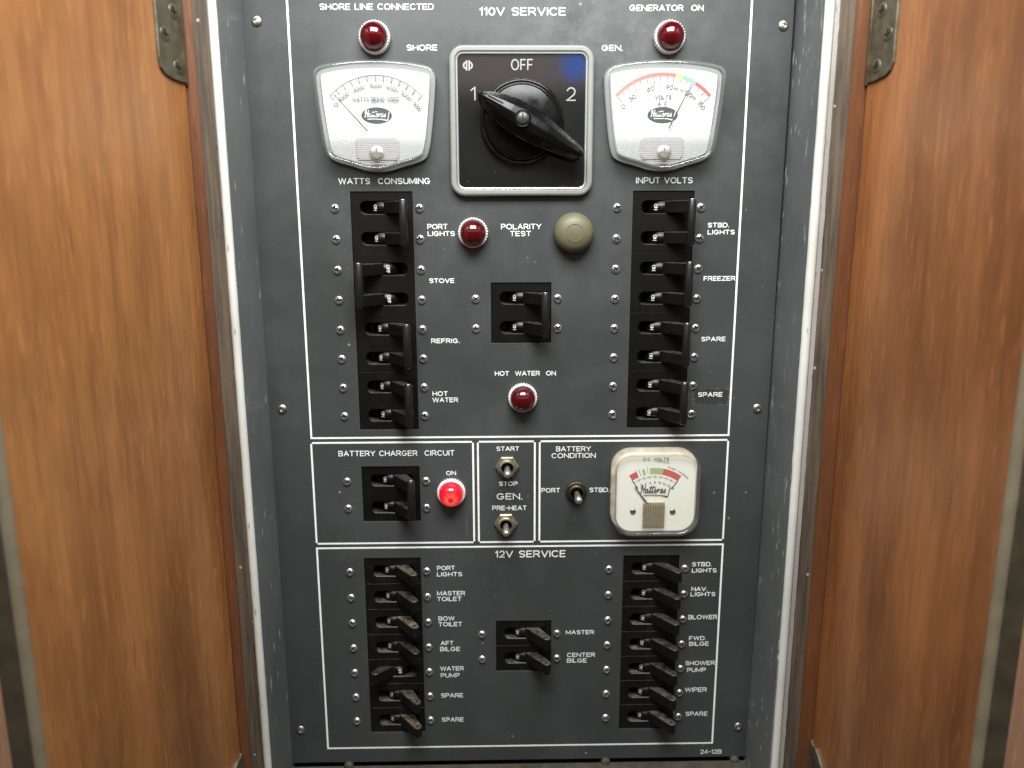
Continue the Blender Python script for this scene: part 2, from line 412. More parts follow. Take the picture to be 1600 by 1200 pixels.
PLY = mat('raw_edge_wood', (0.095, 0.068, 0.042), .75, bump=.6, bscale=160)
t, b = nodes(PLY); tc = N(t, 'ShaderNodeTexCoord'); mp = N(t, 'ShaderNodeMapping'); mp.inputs['Scale'].default_value = (1, 1, .05)
t.links.new(tc.outputs['Object'], mp.inputs[0])
c = mixcol(t, rng(t, noise(t, mp.outputs[0], 450, 4), .35, .65), (0.042, 0.030, 0.019), (0.095, 0.070, 0.046))
c = mixcol(t, mul(t, specks(t, tc.outputs['Object'], 190, .22, .10), .8), c, (0.42, 0.34, 0.24))
t.links.new(c, b.inputs['Base Color'])

def scuffed(name, base, worn, rough, metal, sc, thr):
    m = mat(name, base, rough, metal=metal, bump=.2, bscale=350); t, b = nodes(m)
    tc = N(t, 'ShaderNodeTexCoord'); oc = tc.outputs['Object']
    mp = N(t, 'ShaderNodeMapping'); mp.inputs['Scale'].default_value = (1, 1, .3); t.links.new(oc, mp.inputs[0])
    f = rng(t, noise(t, mp.outputs[0], sc, 8, .72), thr, thr+.10)
    c = mixcol(t, rng(t, noise(t, oc, 14, 6), .3, .7), tuple(x*.82 for x in base), tuple(x*1.15 for x in base))
    c = mixcol(t, mul(t, f, .75), c, worn)
    c = mixcol(t, mul(t, specks(t, mp.outputs[0], 150, .22, .11), .8), c, worn)
    c = mixcol(t, mul(t, specks(t, mp.outputs[0], 330, .28, .10), .6), c, worn)
    t.links.new(c, b.inputs['Base Color']); return m
WALL = scuffed('scuffed_grey_wall', (0.140, 0.152, 0.153), (0.62, 0.63, 0.61), .42, 0, 120, .60)
BEAD = scuffed('white_edge_bead', (0.54, 0.54, 0.50), (0.24, 0.20, 0.14), .5, 0, 75, .63)
ALU = scuffed('dull_aluminium', (0.36, 0.35, 0.33), (0.16, 0.14, 0.11), .45, .3, 90, .62)
DKEDGE = mat('dark_door_edge', (0.052, 0.040, 0.022), .6, var=.35, scale=90)
LTEDGE = mat('pale_door_edge', (0.165, 0.135, 0.088), .55, var=.18, scale=90)
HINGE = mat('bronze_hinge', (0.145, 0.135, 0.092), .45, metal=.7, var=.35, scale=160, rvar=.12)
SILL = mat('dirty_sill', (0.055, 0.047, 0.034), .7, var=.4, scale=120)

# ------------------------------------------------------------------ stroke lettering
def arc(cx, cy, rx, ry, a0, a1, n=10):
    return [(cx+rx*math.cos(math.radians(a0+(a1-a0)*i/n)), cy+ry*math.sin(math.radians(a0+(a1-a0)*i/n))) for i in range(n+1)]
G = {
 'A': (1.05, [[(0, 0), (.525, 1), (1.05, 0)], [(.2, .33), (.85, .33)]]),
 'B': (.88, [[(0, 0), (0, 1), (.6, 1)]+arc(.6, .755, .24, .245, 90, -90, 6)+[(.02, .51)], [(.6, .51)]+arc(.62, .255, .26, .255, 90, -90, 6)+[(0, 0)]]),
 'C': (1.0, [arc(.52, .5, .52, .5, 42, 318, 18)]),
 'D': (.98, [[(0, 0), (0, 1), (.48, 1)]+arc(.48, .5, .5, .5, 90, -90, 12)+[(0, 0)]]),
 'E': (.80, [[(.8, 1), (0, 1), (0, 0), (.8, 0)], [(0, .51), (.72, .51)]]),
 'F': (.76, [[(.76, 1), (0, 1), (0, 0)], [(0, .49), (.68, .49)]]),
 'G': (1.08, [arc(.53, .5, .53, .5, 42, 335, 18)+[(1.03, .45), (.6, .45)]]),
 'H': (.95, [[(0, 0), (0, 1)], [(.95, 0), (.95, 1)], [(0, .5), (.95, .5)]]),
 'I': (.02, [[(.01, 0), (.01, 1)]]),
 'J': (.6, [[(.6, 1), (.6, .28)]+arc(.3, .28, .3, .28, 0, -180, 8)]),
 'K': (.95, [[(0, 0), (0, 1)], [(.92, 1), (.05, .4)], [(.35, .6), (.95, 0)]]),
 'L': (.74, [[(0, 1), (0, 0), (.74, 0)]]),
 'M': (1.15, [[(0, 0), (0, 1), (.575, .15), (1.15, 1), (1.15, 0)]]),
 'N': (1.0, [[(0, 0), (0, 1), (1.0, 0), (1.0, 1)]]),
 'O': (1.14, [arc(.57, .5, .57, .5, 0, 360, 24)]),
 'P': (.86, [[(0, 0), (0, 1), (.56, 1)]+arc(.56, .72, .29, .28, 90, -90, 8)+[(0, .44)]]),
 'R': (.94, [[(0, 0), (0, 1), (.6, 1)]+arc(.6, .73, .28, .27, 90, -90, 8)+[(0, .46)], [(.52, .46), (.94, 0)]]),
 'S': (.90, [[(.84, .80)]+arc(.45, .745, .40, .255, 35, 180, 8)+[(.10, .62), (.30, .53), (.62, .47), (.85, .37)]+arc(.46, .255, .42, .255, 10, -145, 9)]),
 'T': (.88, [[(0, 1), (.88, 1)], [(.44, 1), (.44, 0)]]),
 'U': (.95, [[(0, 1), (0, .38)]+arc(.475, .38, .475, .38, 180, 360, 10)+[(.95, 1)]]),
 'V': (1.02, [[(0, 1), (.51, 0), (1.02, 1)]]),
 'W': (1.5, [[(0, 1), (.36, 0), (.75, 1), (1.14, 0), (1.5, 1)]]),
 'X': (.95, [[(0, 0), (.95, 1)], [(0, 1), (.95, 0)]]),
 'Y': (.98, [[(0, 1), (.49, .48), (.98, 1)], [(.49, .48), (.49, 0)]]),
 'Z': (.86, [[(0, 1), (.86, 1), (0, 0), (.86, 0)]]),
 '0': (.78, [arc(.39, .5, .39, .5, 0, 360, 20)]),
 '1': (.30, [[(0, .76), (.28, 1), (.28, 0)]]),
 '2': (.76, [arc(.38, .70, .36, .30, 165, -20, 9)+[(.6, .42), (0, 0), (.78, 0)]]),
 '3': (.74, [[(.04, 1), (.66, 1), (.30, .60)]+arc(.36, .30, .38, .30, 90, -150, 10)]),
 '4': (.80, [[(.60, 0), (.60, 1), (0, .28), (.80, .28)]]),
 '5': (.74, [[(.66, 1), (.12, 1), (.05, .56)]+arc(.36, .32, .38, .32, 120, -150, 10)]),
 '6': (.74, [[(.60, 1)]+arc(.37, .31, .37, .31, 150, 510, 16)]),
 '8': (.78, [arc(.39, .75, .30, .25, 0, 360, 14), arc(.39, .26, .39, .26, 0, 360, 16)]),
 '9': (.74, [[(.14, 0)]+arc(.37, .69, .37, .31, -30, -390, 16)]),
 '.': (.04, [[(0, 0), (.05, 0)]]), '-': (.42, [[(0, .48), (.42, .48)]]), ' ': (.42, []),
}
def layout(text, gap=.34):
    x = 0; out = []
    for ch in text:
        w, st = G[ch]
        out += [[(px+x, py) for px, py in s] for s in st]
        x += w + gap
    return out, x - gap
class Ink:
    """flat printed strokes; every stroke sits a hair above the last so no two lie in one plane"""
    def __init__(s, w): s.m = MB(); s.w = w; s.k = 0
    def stroke(s, pts, hw, cap=.55, hw1=None):
        p = [Vector(q) for q in pts]
        p = [q for i, q in enumerate(p) if i == 0 or (q-p[i-1]).length > 1e-5]
        if len(p) < 2: return
        closed = (p[0]-p[-1]).length < 1e-3 and len(p) > 3
        if closed: p = p[:-1]
        n = len(p); w = s.w + s.k*.012; s.k += 1
        if not closed:
            p[0] = p[0] + (p[0]-p[1]).normalized()*hw*cap; p[-1] = p[-1] + (p[-1]-p[-2]).normalized()*hw*cap
        L = []; R = []
        for i in range(n):
            a = p[i-1] if (closed or i > 0) else None; c = p[(i+1) % n] if (closed or i < n-1) else None
            e1 = (p[i]-a).normalized() if a is not None else None; e2 = (c-p[i]).normalized() if c is not None else None
            if e1 is None: e1 = e2
            if e2 is None: e2 = e1
            nn = Vector((-e1.y-e2.y, e1.x+e2.x))
            if nn.length < .25: nn = Vector((-e1.y, e1.x))
            nn.normalize(); h = hw if hw1 is None else hw+(hw1-hw)*i/(n-1)
            d = nn*(h/max(.45, nn.dot(Vector((-e1.y, e1.x)))))
            L.append((p[i].x+d.x, p[i].y+d.y, w)); R.append((p[i].x-d.x, p[i].y-d.y, w))
        s.m.loft([L, R], closed=closed)
    def text(s, text, u0, u1, vc, cap, hw, rot=0, cu=None, cv=None, gap=.34):
        st, W = layout(text, gap); sx = (u1-u0)/W if u1 is not None else cap
        for q in st:
            P = []
            for x, y in q:
                a, b_ = (u0+x*sx, vc+(y-.5)*cap)
                if rot: a, b_ = cu+(a-cu)*math.cos(rot)-(b_-cv)*math.sin(rot), cv+(a-cu)*math.sin(rot)+(b_-cv)*math.cos(rot)
                P.append((a, b_))
            s.stroke(P, hw)
    def ctext(s, text, cu, cv, width, cap, hw, rot=0, gap=.34):
        s.text(text, cu-width/2, cu+width/2, cv, cap, hw, rot, cu, cv, gap)
    def poly(s, pts):
        w = s.w + s.k*.012; s.k += 1
        s.m.add([(x, y, w) for x, y in pts], [tuple(range(len(pts)))])
    def band(s, cu, cv, r0, r1, a0, a1, n=24):
        """annular band, angles in degrees clockwise from straight up"""
        w = s.w + s.k*.012; s.k += 1
        f = lambda r, a: (cu+r*math.sin(math.radians(a)), cv+r*math.cos(math.radians(a)), w)
        s.m.loft([[f(r0, a0+(a1-a0)*i/n) for i in range(n+1)], [f(r1, a0+(a1-a0)*i/n) for i in range(n+1)]], closed=False)
    def build(s, name, mat, parent): return s.m.build(name, mat, parent)

SCRIPT = [  # the flowing one-word signature on the dials, x 0..8.6, tall letters 1
 [(.1, .62), (.35, .9), (.62, .98), (.45, .4), (.22, -.1)],
 [(1.35, 1.0), (1.1, .45), (1.02, .05), (1.2, .02)], [(.3, .48), (.8, .52), (1.45, .5)],
 [(2.1, .42), (1.75, .5), (1.5, .25), (1.6, .02), (1.9, .08), (2.15, .45), (2.1, .08), (2.3, .05), (2.75, .4), (3.0, .95), (2.75, .3), (2.75, .03), (3.0, .05), (3.4, .4), (3.65, .95), (3.4, .3), (3.4, .03), (3.7, .06)],
 [(2.45, .68), (3.1, .72), (4.3, .78)],
 [(3.7, .06), (4.1, .22), (4.45, .42), (4.25, .5), (4.05, .25), (4.2, .02), (4.5, .06), (4.95, .45), (5.05, .42), (4.95, .05)],
 [(4.98, .2), (5.3, .48), (5.55, .42)],
 [(6.3, .42), (5.95, .5), (5.72, .25), (5.8, .02), (6.1, .08), (6.35, .45), (6.3, .08), (6.5, .05), (6.9, .35), (7.0, .5), (7.15, .2), (7.0, 0), (6.75, .05)],
 [(1.2, -.32), (3.5, -.30), (6.2, -.36), (7.9, -.52), (8.15, .1), (8.3, .75)], [(7.9, -.52), (7.3, -.42), (6.2, -.38)]]
def script(ink, cu, cv, width, cap, hw, slant=.28):
    sx = width/8.3
    for q in SCRIPT:
        # smooth each stroke a little
        P = [(cu+(x+slant*y-4.2)*sx, cv+(y-.25)*cap) for x, y in q]
        Q = []
        for i in range(len(P)-1):
            p0, p1, p2, p3 = P[max(0, i-1)], P[i], P[i+1], P[min(len(P)-1, i+2)]
            for k in range(3):
                t_ = k/3
                Q.append(tuple(.5*((2*p1[j])+(-p0[j]+p2[j])*t_+(2*p0[j]-5*p1[j]+4*p2[j]-p3[j])*t_*t_+(-p0[j]+3*p1[j]-3*p2[j]+p3[j])*t_**3) for j in (0, 1)))
        Q.append(P[-1]); ink.stroke(Q, hw, cap=.2)

# ------------------------------------------------------------------ layout of the panel (mm)
PX0, PX1, PZ0, PZ1 = -158.6, 170.6, -269.6, 288.0
PITCH_V = 19.05
TOPZ, LOWZ = 121.45, -122.1
COLS = {'tl': -80.5, 'tr': 96.1, 'll': -81.8, 'lr': 96.3}
cm_u, cm_v = 6.6, 55.2            # main double breaker in the middle
ch_u, ch_v = -80.8, -66.4         # charger breaker
mb_u, mb_v = 8.2, -169.9          # first of the two middle 12 V breakers
HW = 19.4                          # half width of the cut-outs
holes = [(COLS['tl']-HW, COLS['tl']+HW, TOPZ+9.7-8*PITCH_V-.4, TOPZ+9.9),
         (COLS['tr']-HW, COLS['tr']+HW, TOPZ+9.7-8*PITCH_V-.4, TOPZ+9.9),
         (COLS['ll']-HW, COLS['ll']+HW, LOWZ+9.7-7*PITCH_V-.4, LOWZ+9.9),
         (COLS['lr']-HW, COLS['lr']+HW, LOWZ+9.7-7*PITCH_V-.4, LOWZ+9.9),
         (cm_u-HW, cm_u+HW, cm_v-19.5, cm_v+19.5), (ch_u-HW, ch_u+HW, ch_v-19.5, ch_v+19.5),
         (mb_u-HW, mb_u+HW, mb_v-9.9-PITCH_V, mb_v+9.9)]

# ------------------------------------------------------------------ cabinet: recess walls, edge strips, face frame
D = 48.0
TOP, BOT = 300.0, -292.0
cab = thing('cabinet', 'recessed wooden cabinet opening with scuffed grey side walls and white edging round the panel', 'cabinet', 0, -290, 0)
def cpart(mb, name, m):
    o = mb.build(name, m, cab, loc=-cab.location); return o
m = MB(); m.loft([[(-159.1, TOP, -41), (-159.1, BOT-30, -41)], [(-158.2, TOP, D), (-158.2, BOT, D)]], closed=False)
m.loft([[(-158.2, TOP, D), (-158.2, BOT, D)], [(-163, TOP, D), (-163, BOT, D)]], closed=False)
m.loft([[(-163, TOP, D), (-163, BOT, D)], [(-163, TOP, -41), (-163, BOT-30, -41)]], closed=False)
cpart(m, 'recess_side', WALL)
m = MB(); m.loft([[(174.9, TOP, -41), (171.2, BOT-30, -41)], [(172.2, TOP, D), (168.8, BOT, D)]], closed=False)
m.loft([[(172.2, TOP, D), (168.8, BOT, D)], [(177, TOP, D), (177, BOT, D)]], closed=False)
m.loft([[(177, TOP, D), (177, BOT, D)], [(177, TOP, -41), (177, BOT-30, -41)]], closed=False)
cpart(m, 'recess_side', WALL)
m = MB(); m.box(-163, 177, TOP, TOP+6, -3, D); cpart(m, 'recess_top', WALL)
m = MB(); m.box(-170, 184, BOT-40, TOP+8, -42, -40); cpart(m, 'recess_light_block', CAV)  # black sheet added behind the panel to stop light leaking through
m = MB(); m.box(-162.9, 176.9, BOT, -272.6, .5, D, .8); cpart(m, 'recess_sill', SILL)
def bead(u0, u1, w0, w1, v0=BOT, v1=TOP, n=8, wob=.09, seed=1):
    """a half round strip running up the edge, slightly uneven"""
    rr = random.Random(seed); L = []
    zs = [v0+(v1-v0)*i/90 for i in range(91)]
    for z in zs:
        a = rr.uniform(-wob, wob); b_ = rr.uniform(-wob, wob)
        L.append([(u0+a+(u1+b_-u0-a)*(.5-.5*math.cos(PI*i/n)), z, w0+(w1-w0)*math.sin(PI*i/n)) for i in range(n+1)])
    m = MB(); m.loft(L, closed=False, smooth=True); return m
cpart(bead(-158.0, -162.8, D-.5, D+1.6, seed=3), 'white_bead', BEAD)
cpart(bead(170.2, 175.6, D-.5, D+1.6, seed=4), 'white_bead', BEAD)
def strip(u0, u1, w1, wob, seed, v0=BOT, v1=TOP, tilt=0.0):
    rr = random.Random(seed); L = []
    for i in range(141):
        z = v0+(v1-v0)*i/140
        a = rr.uniform(-wob, wob)*(3 if rr.random() < .06 else 1)
        L.append([(u0, z, 0), (u0, z, w1), (u1+a, z, w1+tilt), (u1+a, z, 0)])
    m = MB(); m.loft(L, closed=False); return m
cpart(strip(175.7, 178.2, D+.5, .12, 9), 'aluminium_edge', ALU)
cpart(strip(-171.0, -162.85, D+.2, .30, 5), 'raw_wood_edge', PLY)
cpart(strip(187.0, 178.25, D+.2, .30, 6), 'raw_wood_edge', PLY)
m = MB(); m.box(-900, -171.05, BOT-250, TOP+200, D-18, D-.6); f = cpart(m, 'face_frame', WOODF)
m = MB(); m.box(187.05, 900, BOT-250, TOP+200, D-18, D-.6); f = cpart(m, 'face_frame', WOODF)
m = MB(); m.box(-900, -215, BOT-250, TOP+200, D-.5, D+3); cpart(m, 'outer_facing', WOODP)
m = MB(); m.box(235, 900, BOT-250, TOP+200, D-.5, D+3); cpart(m, 'outer_facing', WOODP)
m = MB(); m.box(-171, 187, BOT-30, BOT-.1, 0, D+.2); cpart(m, 'lower_rail', WOODF)

# ------------------------------------------------------------------ doors
def door(name_label, hu, side, width, ang, woodm, hinge_px, screws_px, low_px):
    """side -1: hinged on the low-u side. Local frame: x along the door away from the hinge, z up, y the thickness."""
    r = thing('cupboard_door', name_label, 'cabinet door', hu, 0, D+.6)
    a = math.radians(ang)
    # local axes in (u,w): e along the door, nrm towards the opening
    e = (side*math.sin(a), math.cos(a)); nr = (-side*math.cos(a), math.sin(a))
    P = lambda x, y: (e[0]*x+nr[0]*y, e[1]*x+nr[1]*y)
    def put(mb, name, m, par):
        mb.v = [(P(x, y)[0], z, P(x, y)[1]) for x, z, y in mb.v]
        return mb.build(name, m, par)
    T = 14.0; Z0, Z1 = -300, 320
    m = MB(); m.v += []; m.add([(0.3, Z0, 0), (width, Z0, 0), (width, Z1, 0), (.3, Z1, 0), (0.3, Z0, -T), (width, Z0, -T), (width, Z1, -T), (.3, Z1, -T)],
        [(0, 1, 2, 3), (4, 5, 6, 7), (0, 1, 5, 4), (3, 2, 6, 7), (0, 3, 7, 4), (1, 2, 6, 5)])
    put(m, 'door_panel', woodm, r)
    # rounded outer edge: pale rubbed corner, dark end
    n = 8; L = []; ER = 3.4
    for i in range(n+1):
        x = PI/2*i/n
        L.append([(width+ER*math.sin(x), z, -ER+(ER+.2)*math.cos(x)) for z in (Z0, Z1)])
    m = MB(); m.loft(L, closed=False, smooth=True); put(m, 'edge_rounding', LTEDGE, r)
    m = MB(); m.add([(width+ER, Z0, -ER), (width+ER, Z1, -ER), (width+ER+.3, Z1, -T), (width+ER+.3, Z0, -T), (width, Z0, -T-.2), (width, Z1, -T-.2)], [(0, 1, 2, 3), (3, 2, 5, 4)])
    put(m, 'edge_end', DKEDGE, r)
    def onto(px, py, lift=0):
        """photograph pixel -> (x along the door, z) on the door's inner face"""
        dd = _fw + RT*((px-800)/FPX) - UP*((py-600)/FPX)
        # ray in (u, w): (CX, CD) + t*(dd.x, -dd.y); plane normal nr through (hu, D+.6)
        t_ = ((hu-CX)*nr[0] + (D+.6-CD)*nr[1] + lift)/(dd.x*nr[0]-dd.y*nr[1])
        uu, ww = CX+dd.x*t_, CD-dd.y*t_
        return (uu-hu)*e[0]+(ww-D-.6)*e[1], CZ+dd.z*t_
    def hinge(poly):
        m = MB(); m.prism(poly, .1, 1.5, .3)
        return put(m, 'hinge', HINGE, r)
    lo = [onto(*p_, 1.5) for p_ in hinge_px]
    x_in = max(.2, min(lo[0][0], 3)); ztop = lo[0][1]+92
    hinge_bottom = lo[0][1]; low_hinge_top = low_px[0] and onto(*low_px[0])[1]
    h = hinge([(x_in, ztop), (x_in, lo[0][1])] + lo[1:] + [(lo[-1][0], ztop)])
    for p_ in screws_px:
        x, z = onto(*p_, 1.5)
        m = MB(); m.lathe([(3.9, 1.3), (3.6, 1.75), (2.6, 1.9), (1.5, 1.7)], x, z, 20)
        put(m, 'screw', HINGE, h)
        m = MB(); m.box(x-.55, x+.55, z-2.5, z+2.5, 1.72, 1.98); m.box(x-2.5, x-.57, z-.55, z+.55, 1.72, 1.98); m.box(x+.57, x+2.5, z-.55, z+.55, 1.72, 1.98)
        put(m, 'screw_slot', CAV, h)
    lz = low_hinge_top
    hinge([(.3, lz-88), (.3, lz-1), (6, lz-1.5), (14, lz-8), (22, lz-16), (29, lz-26), (31, lz-40), (31, lz-88)])
    # knuckle where the leaf meets the frame
    for z0, z1 in ((hinge_bottom-1, hinge_bottom+88), (low_hinge_top-88, low_hinge_top)):
        m = MB(); m.rod_v(0, 0, 1.3, z0, z1, 12, .3)
        m.v = [(p[0]-nr[0]*0, p[1], p[2]) for p in m.v]; m.build('hinge_knuckle', HINGE, r)
    return r
door('open wooden door with lighter wood, hinged beside the watts meter side of the panel', -177.3, -1, 151, 10.0, WOODL, [(297, 131), (285, 128.5), (271, 123), (259, 115), (252, 104), (249, 88), (247, 60)],
     [(270.5, 17.5), (257.5, 52.5), (278, 105)], [(375, 1178)])
door('open wooden door with redder wood, hinged on the input volts side of the panel', 196.3, 1, 134, 5.8, WOODR, [(1354, 130), (1364, 127.5), (1382, 118.5), (1390, 109), (1395, 96), (1397, 80), (1398.5, 55)],
     [(1378.6, 16), (1387.4, 52.5), (1369.6, 103.5)], [(1266, 1152)])

# ------------------------------------------------------------------ control panel
pan = thing('control_panel', 'dark grey electrical panel plate with white lettering and white boxed sections', 'control panel', 0, 0, 0)
xs = sorted({PX0, PX1, *[h[0] for h in holes], *[h[1] for h in holes]}); zs = sorted({PZ0, PZ1, *[h[2] for h in holes], *[h[3] for h in holes]})
m = MB(); TH = 3.2
def inhole(x, z): return any(h[0] < x < h[1] and h[2] < z < h[3] for h in holes)
for i in range(len(xs)-1):
    for j in range(len(zs)-1):
        if inhole((xs[i]+xs[i+1])/2, (zs[j]+zs[j+1])/2): continue
        for w in (0, -TH):
            m.add([(xs[i], zs[j], w), (xs[i+1], zs[j], w), (xs[i+1], zs[j+1], w), (xs[i], zs[j+1], w)], [(0, 1, 2, 3)])
for (a, b_, c_, d_) in holes+[(PX0, PX1, PZ0, PZ1)]:
    poly = [(a, c_), (b_, c_), (b_, d_), (a, d_)]
    ins = poly
    m.loft([[(x, z, 0) for x, z in poly], [(x, z, -TH) for x, z in poly]])
m.build('faceplate', PAINT, pan)
for (a, b_, c_, d_) in holes:            # paint rubbed through along the lips of the cut-outs
    m = MB(); q_ = .32
    m.loft([[(a-q_, c_-q_, .02), (b_+q_, c_-q_, .02), (b_+q_, d_+q_, .02), (a-q_, d_+q_, .02)], [(a, c_, -.12), (b_, c_, -.12), (b_, d_, -.12), (a, d_, -.12)]])
    m.build('worn_edge', WORN, pan)

def frame(u0, u1, v0, v1, lw=1.22):
    k = Ink(.10)
    o = [(u0-lw/2, v0-lw/2), (u1+lw/2, v0-lw/2), (u1+lw/2, v1+lw/2), (u0-lw/2, v1+lw/2)]
    i_ = [(u0+lw/2, v0+lw/2), (u1-lw/2, v0+lw/2), (u1-lw/2, v1-lw/2), (u0+lw/2, v1-lw/2)]
    k.m.loft([[(x, y, .1) for x, y in o], [(x, y, .1) for x, y in i_]])
    k.build('border_line', LINE, pan)
frame(-132.2, 145.0, -27.1, 270)
zt, zb = -30.4, -101.4
frame(-132.6, at(740, 770)[0], zt, zb)
frame(at(747.5, 770)[0], at(835.5, 770)[0], zt, zb)
frame(at(843, 770)[0], 145.0, zt, zb)
frame(-132.7, 145.2, -258.2, -104.7)

TEXTS = [  # one legend each: lines of (words, left px, right px, centre y px, cap height px)
 [('SHORE LINE CONNECTED', 499.5, 677.5, 10.7, 9.6)], [('110V SERVICE', 749.5, 883.5, 18, 12.5)], [('GENERATOR  ON', 984, 1099, 12.5, 9.2)],
 [('SHORE', 635.5, 683, 74.5, 8.8)], [('GEN.', 940.5, 973, 75, 8.8)], [('WATTS  CONSUMING', 529, 672, 283, 9.2)], [('INPUT VOLTS', 994, 1082, 281.8, 9.2)],
 [('PORT', 668, 699, 354, 7.8), ('LIGHTS', 668.5, 710.5, 365, 7.4)], [('STOVE', 670.7, 709.7, 438.5, 6.9)], [('REFRIG.', 674, 718, 532.5, 7)],
 [('HOT', 676, 699.6, 615, 7), ('WATER', 676, 715.7, 624.7, 7)], [('POLARITY', 783, 845.6, 354, 8.2), ('TEST', 797, 829.4, 365, 7.8)],
 [('STBD.', 1105.8, 1139, 351.7, 7), ('LIGHTS', 1105.8, 1147.7, 362.7, 7)], [('FREEZER', 1099.6, 1148.6, 435, 7)],
 [('SPARE', 1095.7, 1133.3, 529.7, 6.8)], [('SPARE', 1090.6, 1128.6, 616.3, 6.8)], [('HOT  WATER  ON', 773.5, 868.3, 583.2, 7)],
 [('BATTERY CHARGER  CIRCUIT', 529, 710, 708, 8.2)], [('ON', 697.3, 712.3, 739, 6.4)], [('START', 775.7, 811, 701, 6.6)], [('STOP', 779.7, 808.5, 755.6, 6.5)],
 [('GEN.', 776.4, 816, 775.5, 9.4)], [('PRE-HEAT', 769.3, 822.7, 793.5, 6.8)], [('BATTERY', 869, 923, 701.2, 7.5), ('CONDITION', 862, 930.5, 711.6, 7.5)],
 [('PORT', 846, 874.8, 766, 6.8)], [('STBD.', 921, 952, 765.3, 6.8)], [('12V SERVICE', 774, 883.5, 865.3, 10.4)],
 [('PORT', 683, 710.6, 887.4, 6.4), ('LIGHTS', 683, 722, 897, 6.4)], [('MASTER', 683, 726.6, 926.8, 6.5), ('TOILET', 683, 721, 935.6, 6.4)],
 [('BOW', 685.2, 710, 966.2, 6.4), ('TOILET', 685.2, 722, 975, 6.4)], [('AFT', 688.7, 708.6, 1004.7, 6.4), ('BILGE', 688, 718.8, 1013.8, 6.4)],
 [('WATER', 688, 724.5, 1044.4, 6.4), ('PUMP', 689, 718, 1054.9, 6.4)], [('SPARE', 689, 723.7, 1086.3, 6.4)], [('SPARE', 690.3, 724.4, 1124, 6.3)],
 [('MASTER', 884.3, 928, 987.6, 6.1)], [('CENTER', 886, 929.5, 1023, 6.3), ('BILGE', 886, 916.4, 1031.7, 6.3)],
 [('STBD.', 1081.2, 1112, 881.5, 6.3), ('LIGHTS', 1081.2, 1119.4, 891, 6.3)], [('NAV.', 1080.4, 1105, 920, 6.2), ('LIGHTS', 1079.2, 1117.4, 928.2, 6.2)],
 [('BLOWER', 1075.5, 1120.5, 964, 6.6)], [('FWD.', 1076.8, 1103, 997, 6.0), ('BILGE', 1076.8, 1107.2, 1005.6, 6.2)],
 [('SHOWER', 1070.8, 1116.6, 1035.8, 6.3), ('PUMP', 1073.6, 1102.5, 1046.4, 6.3)], [('WIPER', 1070.3, 1104, 1077.4, 6.5)], [('SPARE', 1071.2, 1105.2, 1115, 6.3)],
 [('24-12B', 1094.4, 1127.2, 1174.3, 6.4)]]
for leg in TEXTS:
    k = Ink(.12)
    for words, x0, x1, yc, cap in leg:
        (u0, v0), (u1, v1) = at(x0, yc), at(x1, yc)
        ch = at((x0+x1)/2, yc-cap/2)[1]-at((x0+x1)/2, yc+cap/2)[1]
        hw = max(.27, ch*.080)
        k.text(words, u0+hw*.6, u1-hw*.6, (v0+v1)/2, ch-1.4*hw, hw)
    k.build('lettering', INK, pan)

# pan head screws, one mesh shared
def screw_mesh(name, m, R, H, arm, half, depth, square=False):
    b = MB(); n, rings = 48, [0, .12, .24, .36, .48, .60, .72, .84, .94, 1.0]
    def hgt(x, y):
        r = math.hypot(x, y)/R
        h = H*math.sqrt(max(0, 1-(r*.93)**2))
        if square: hole = max(abs(x), abs(y)) < arm
        else: hole = (abs(x) < half and abs(y) < arm) or (abs(y) < half and abs(x) < arm)
        return h - (depth if hole else 0)
    L = []
    for f in rings:
        r = max(f, .002)*R
        L.append([(r*math.cos(2*PI*i/n), r*math.sin(2*PI*i/n), hgt(r*math.cos(2*PI*i/n), r*math.sin(2*PI*i/n))) for i in range(n)])
    L.append([(R*math.cos(2*PI*i/n), R*math.sin(2*PI*i/n), -.2) for i in range(n)])
    b.loft(L, smooth=False); o = b.build(name, m); me = o.data; bpy.data.objects.remove(o); return me
SCREW = screw_mesh('screw', NICKEL, 2.75, 1.9, 1.75, .50, 1.9)
PSCREW = screw_mesh('panel_screw', SCRP, 3.1, 1.7, 1.15, 0, 1.2, True)
def put_screw(par, u, v, me=SCREW, w=0):
    o = bpy.data.objects.new('screw', me); COL.objects.link(o); o.parent = par
    o.location = V(u, v, w); o.rotation_euler = (0, random.uniform(0, PI), 0); return o
for p in ((401, 33), (1224, 40), (441, 639), (1183, 638), (470, 1140), (1153, 1135)):
    put_screw(pan, *at(*p), PSCREW)
for px in (946, 1147, 545):
    u, v = at(px, 1186)
    m = MB(); m.lathe([(2.4, -12), (2.4, -2), (3.3, -1.9), (3.3, 2), (2.4, 3.0), (.01, 3.2)], 0, 0, 20)
    m.v = [(x+u, PZ0-2.4+y, w) for x, y, w in m.v]; m.build('mounting_stud', SILL, pan)

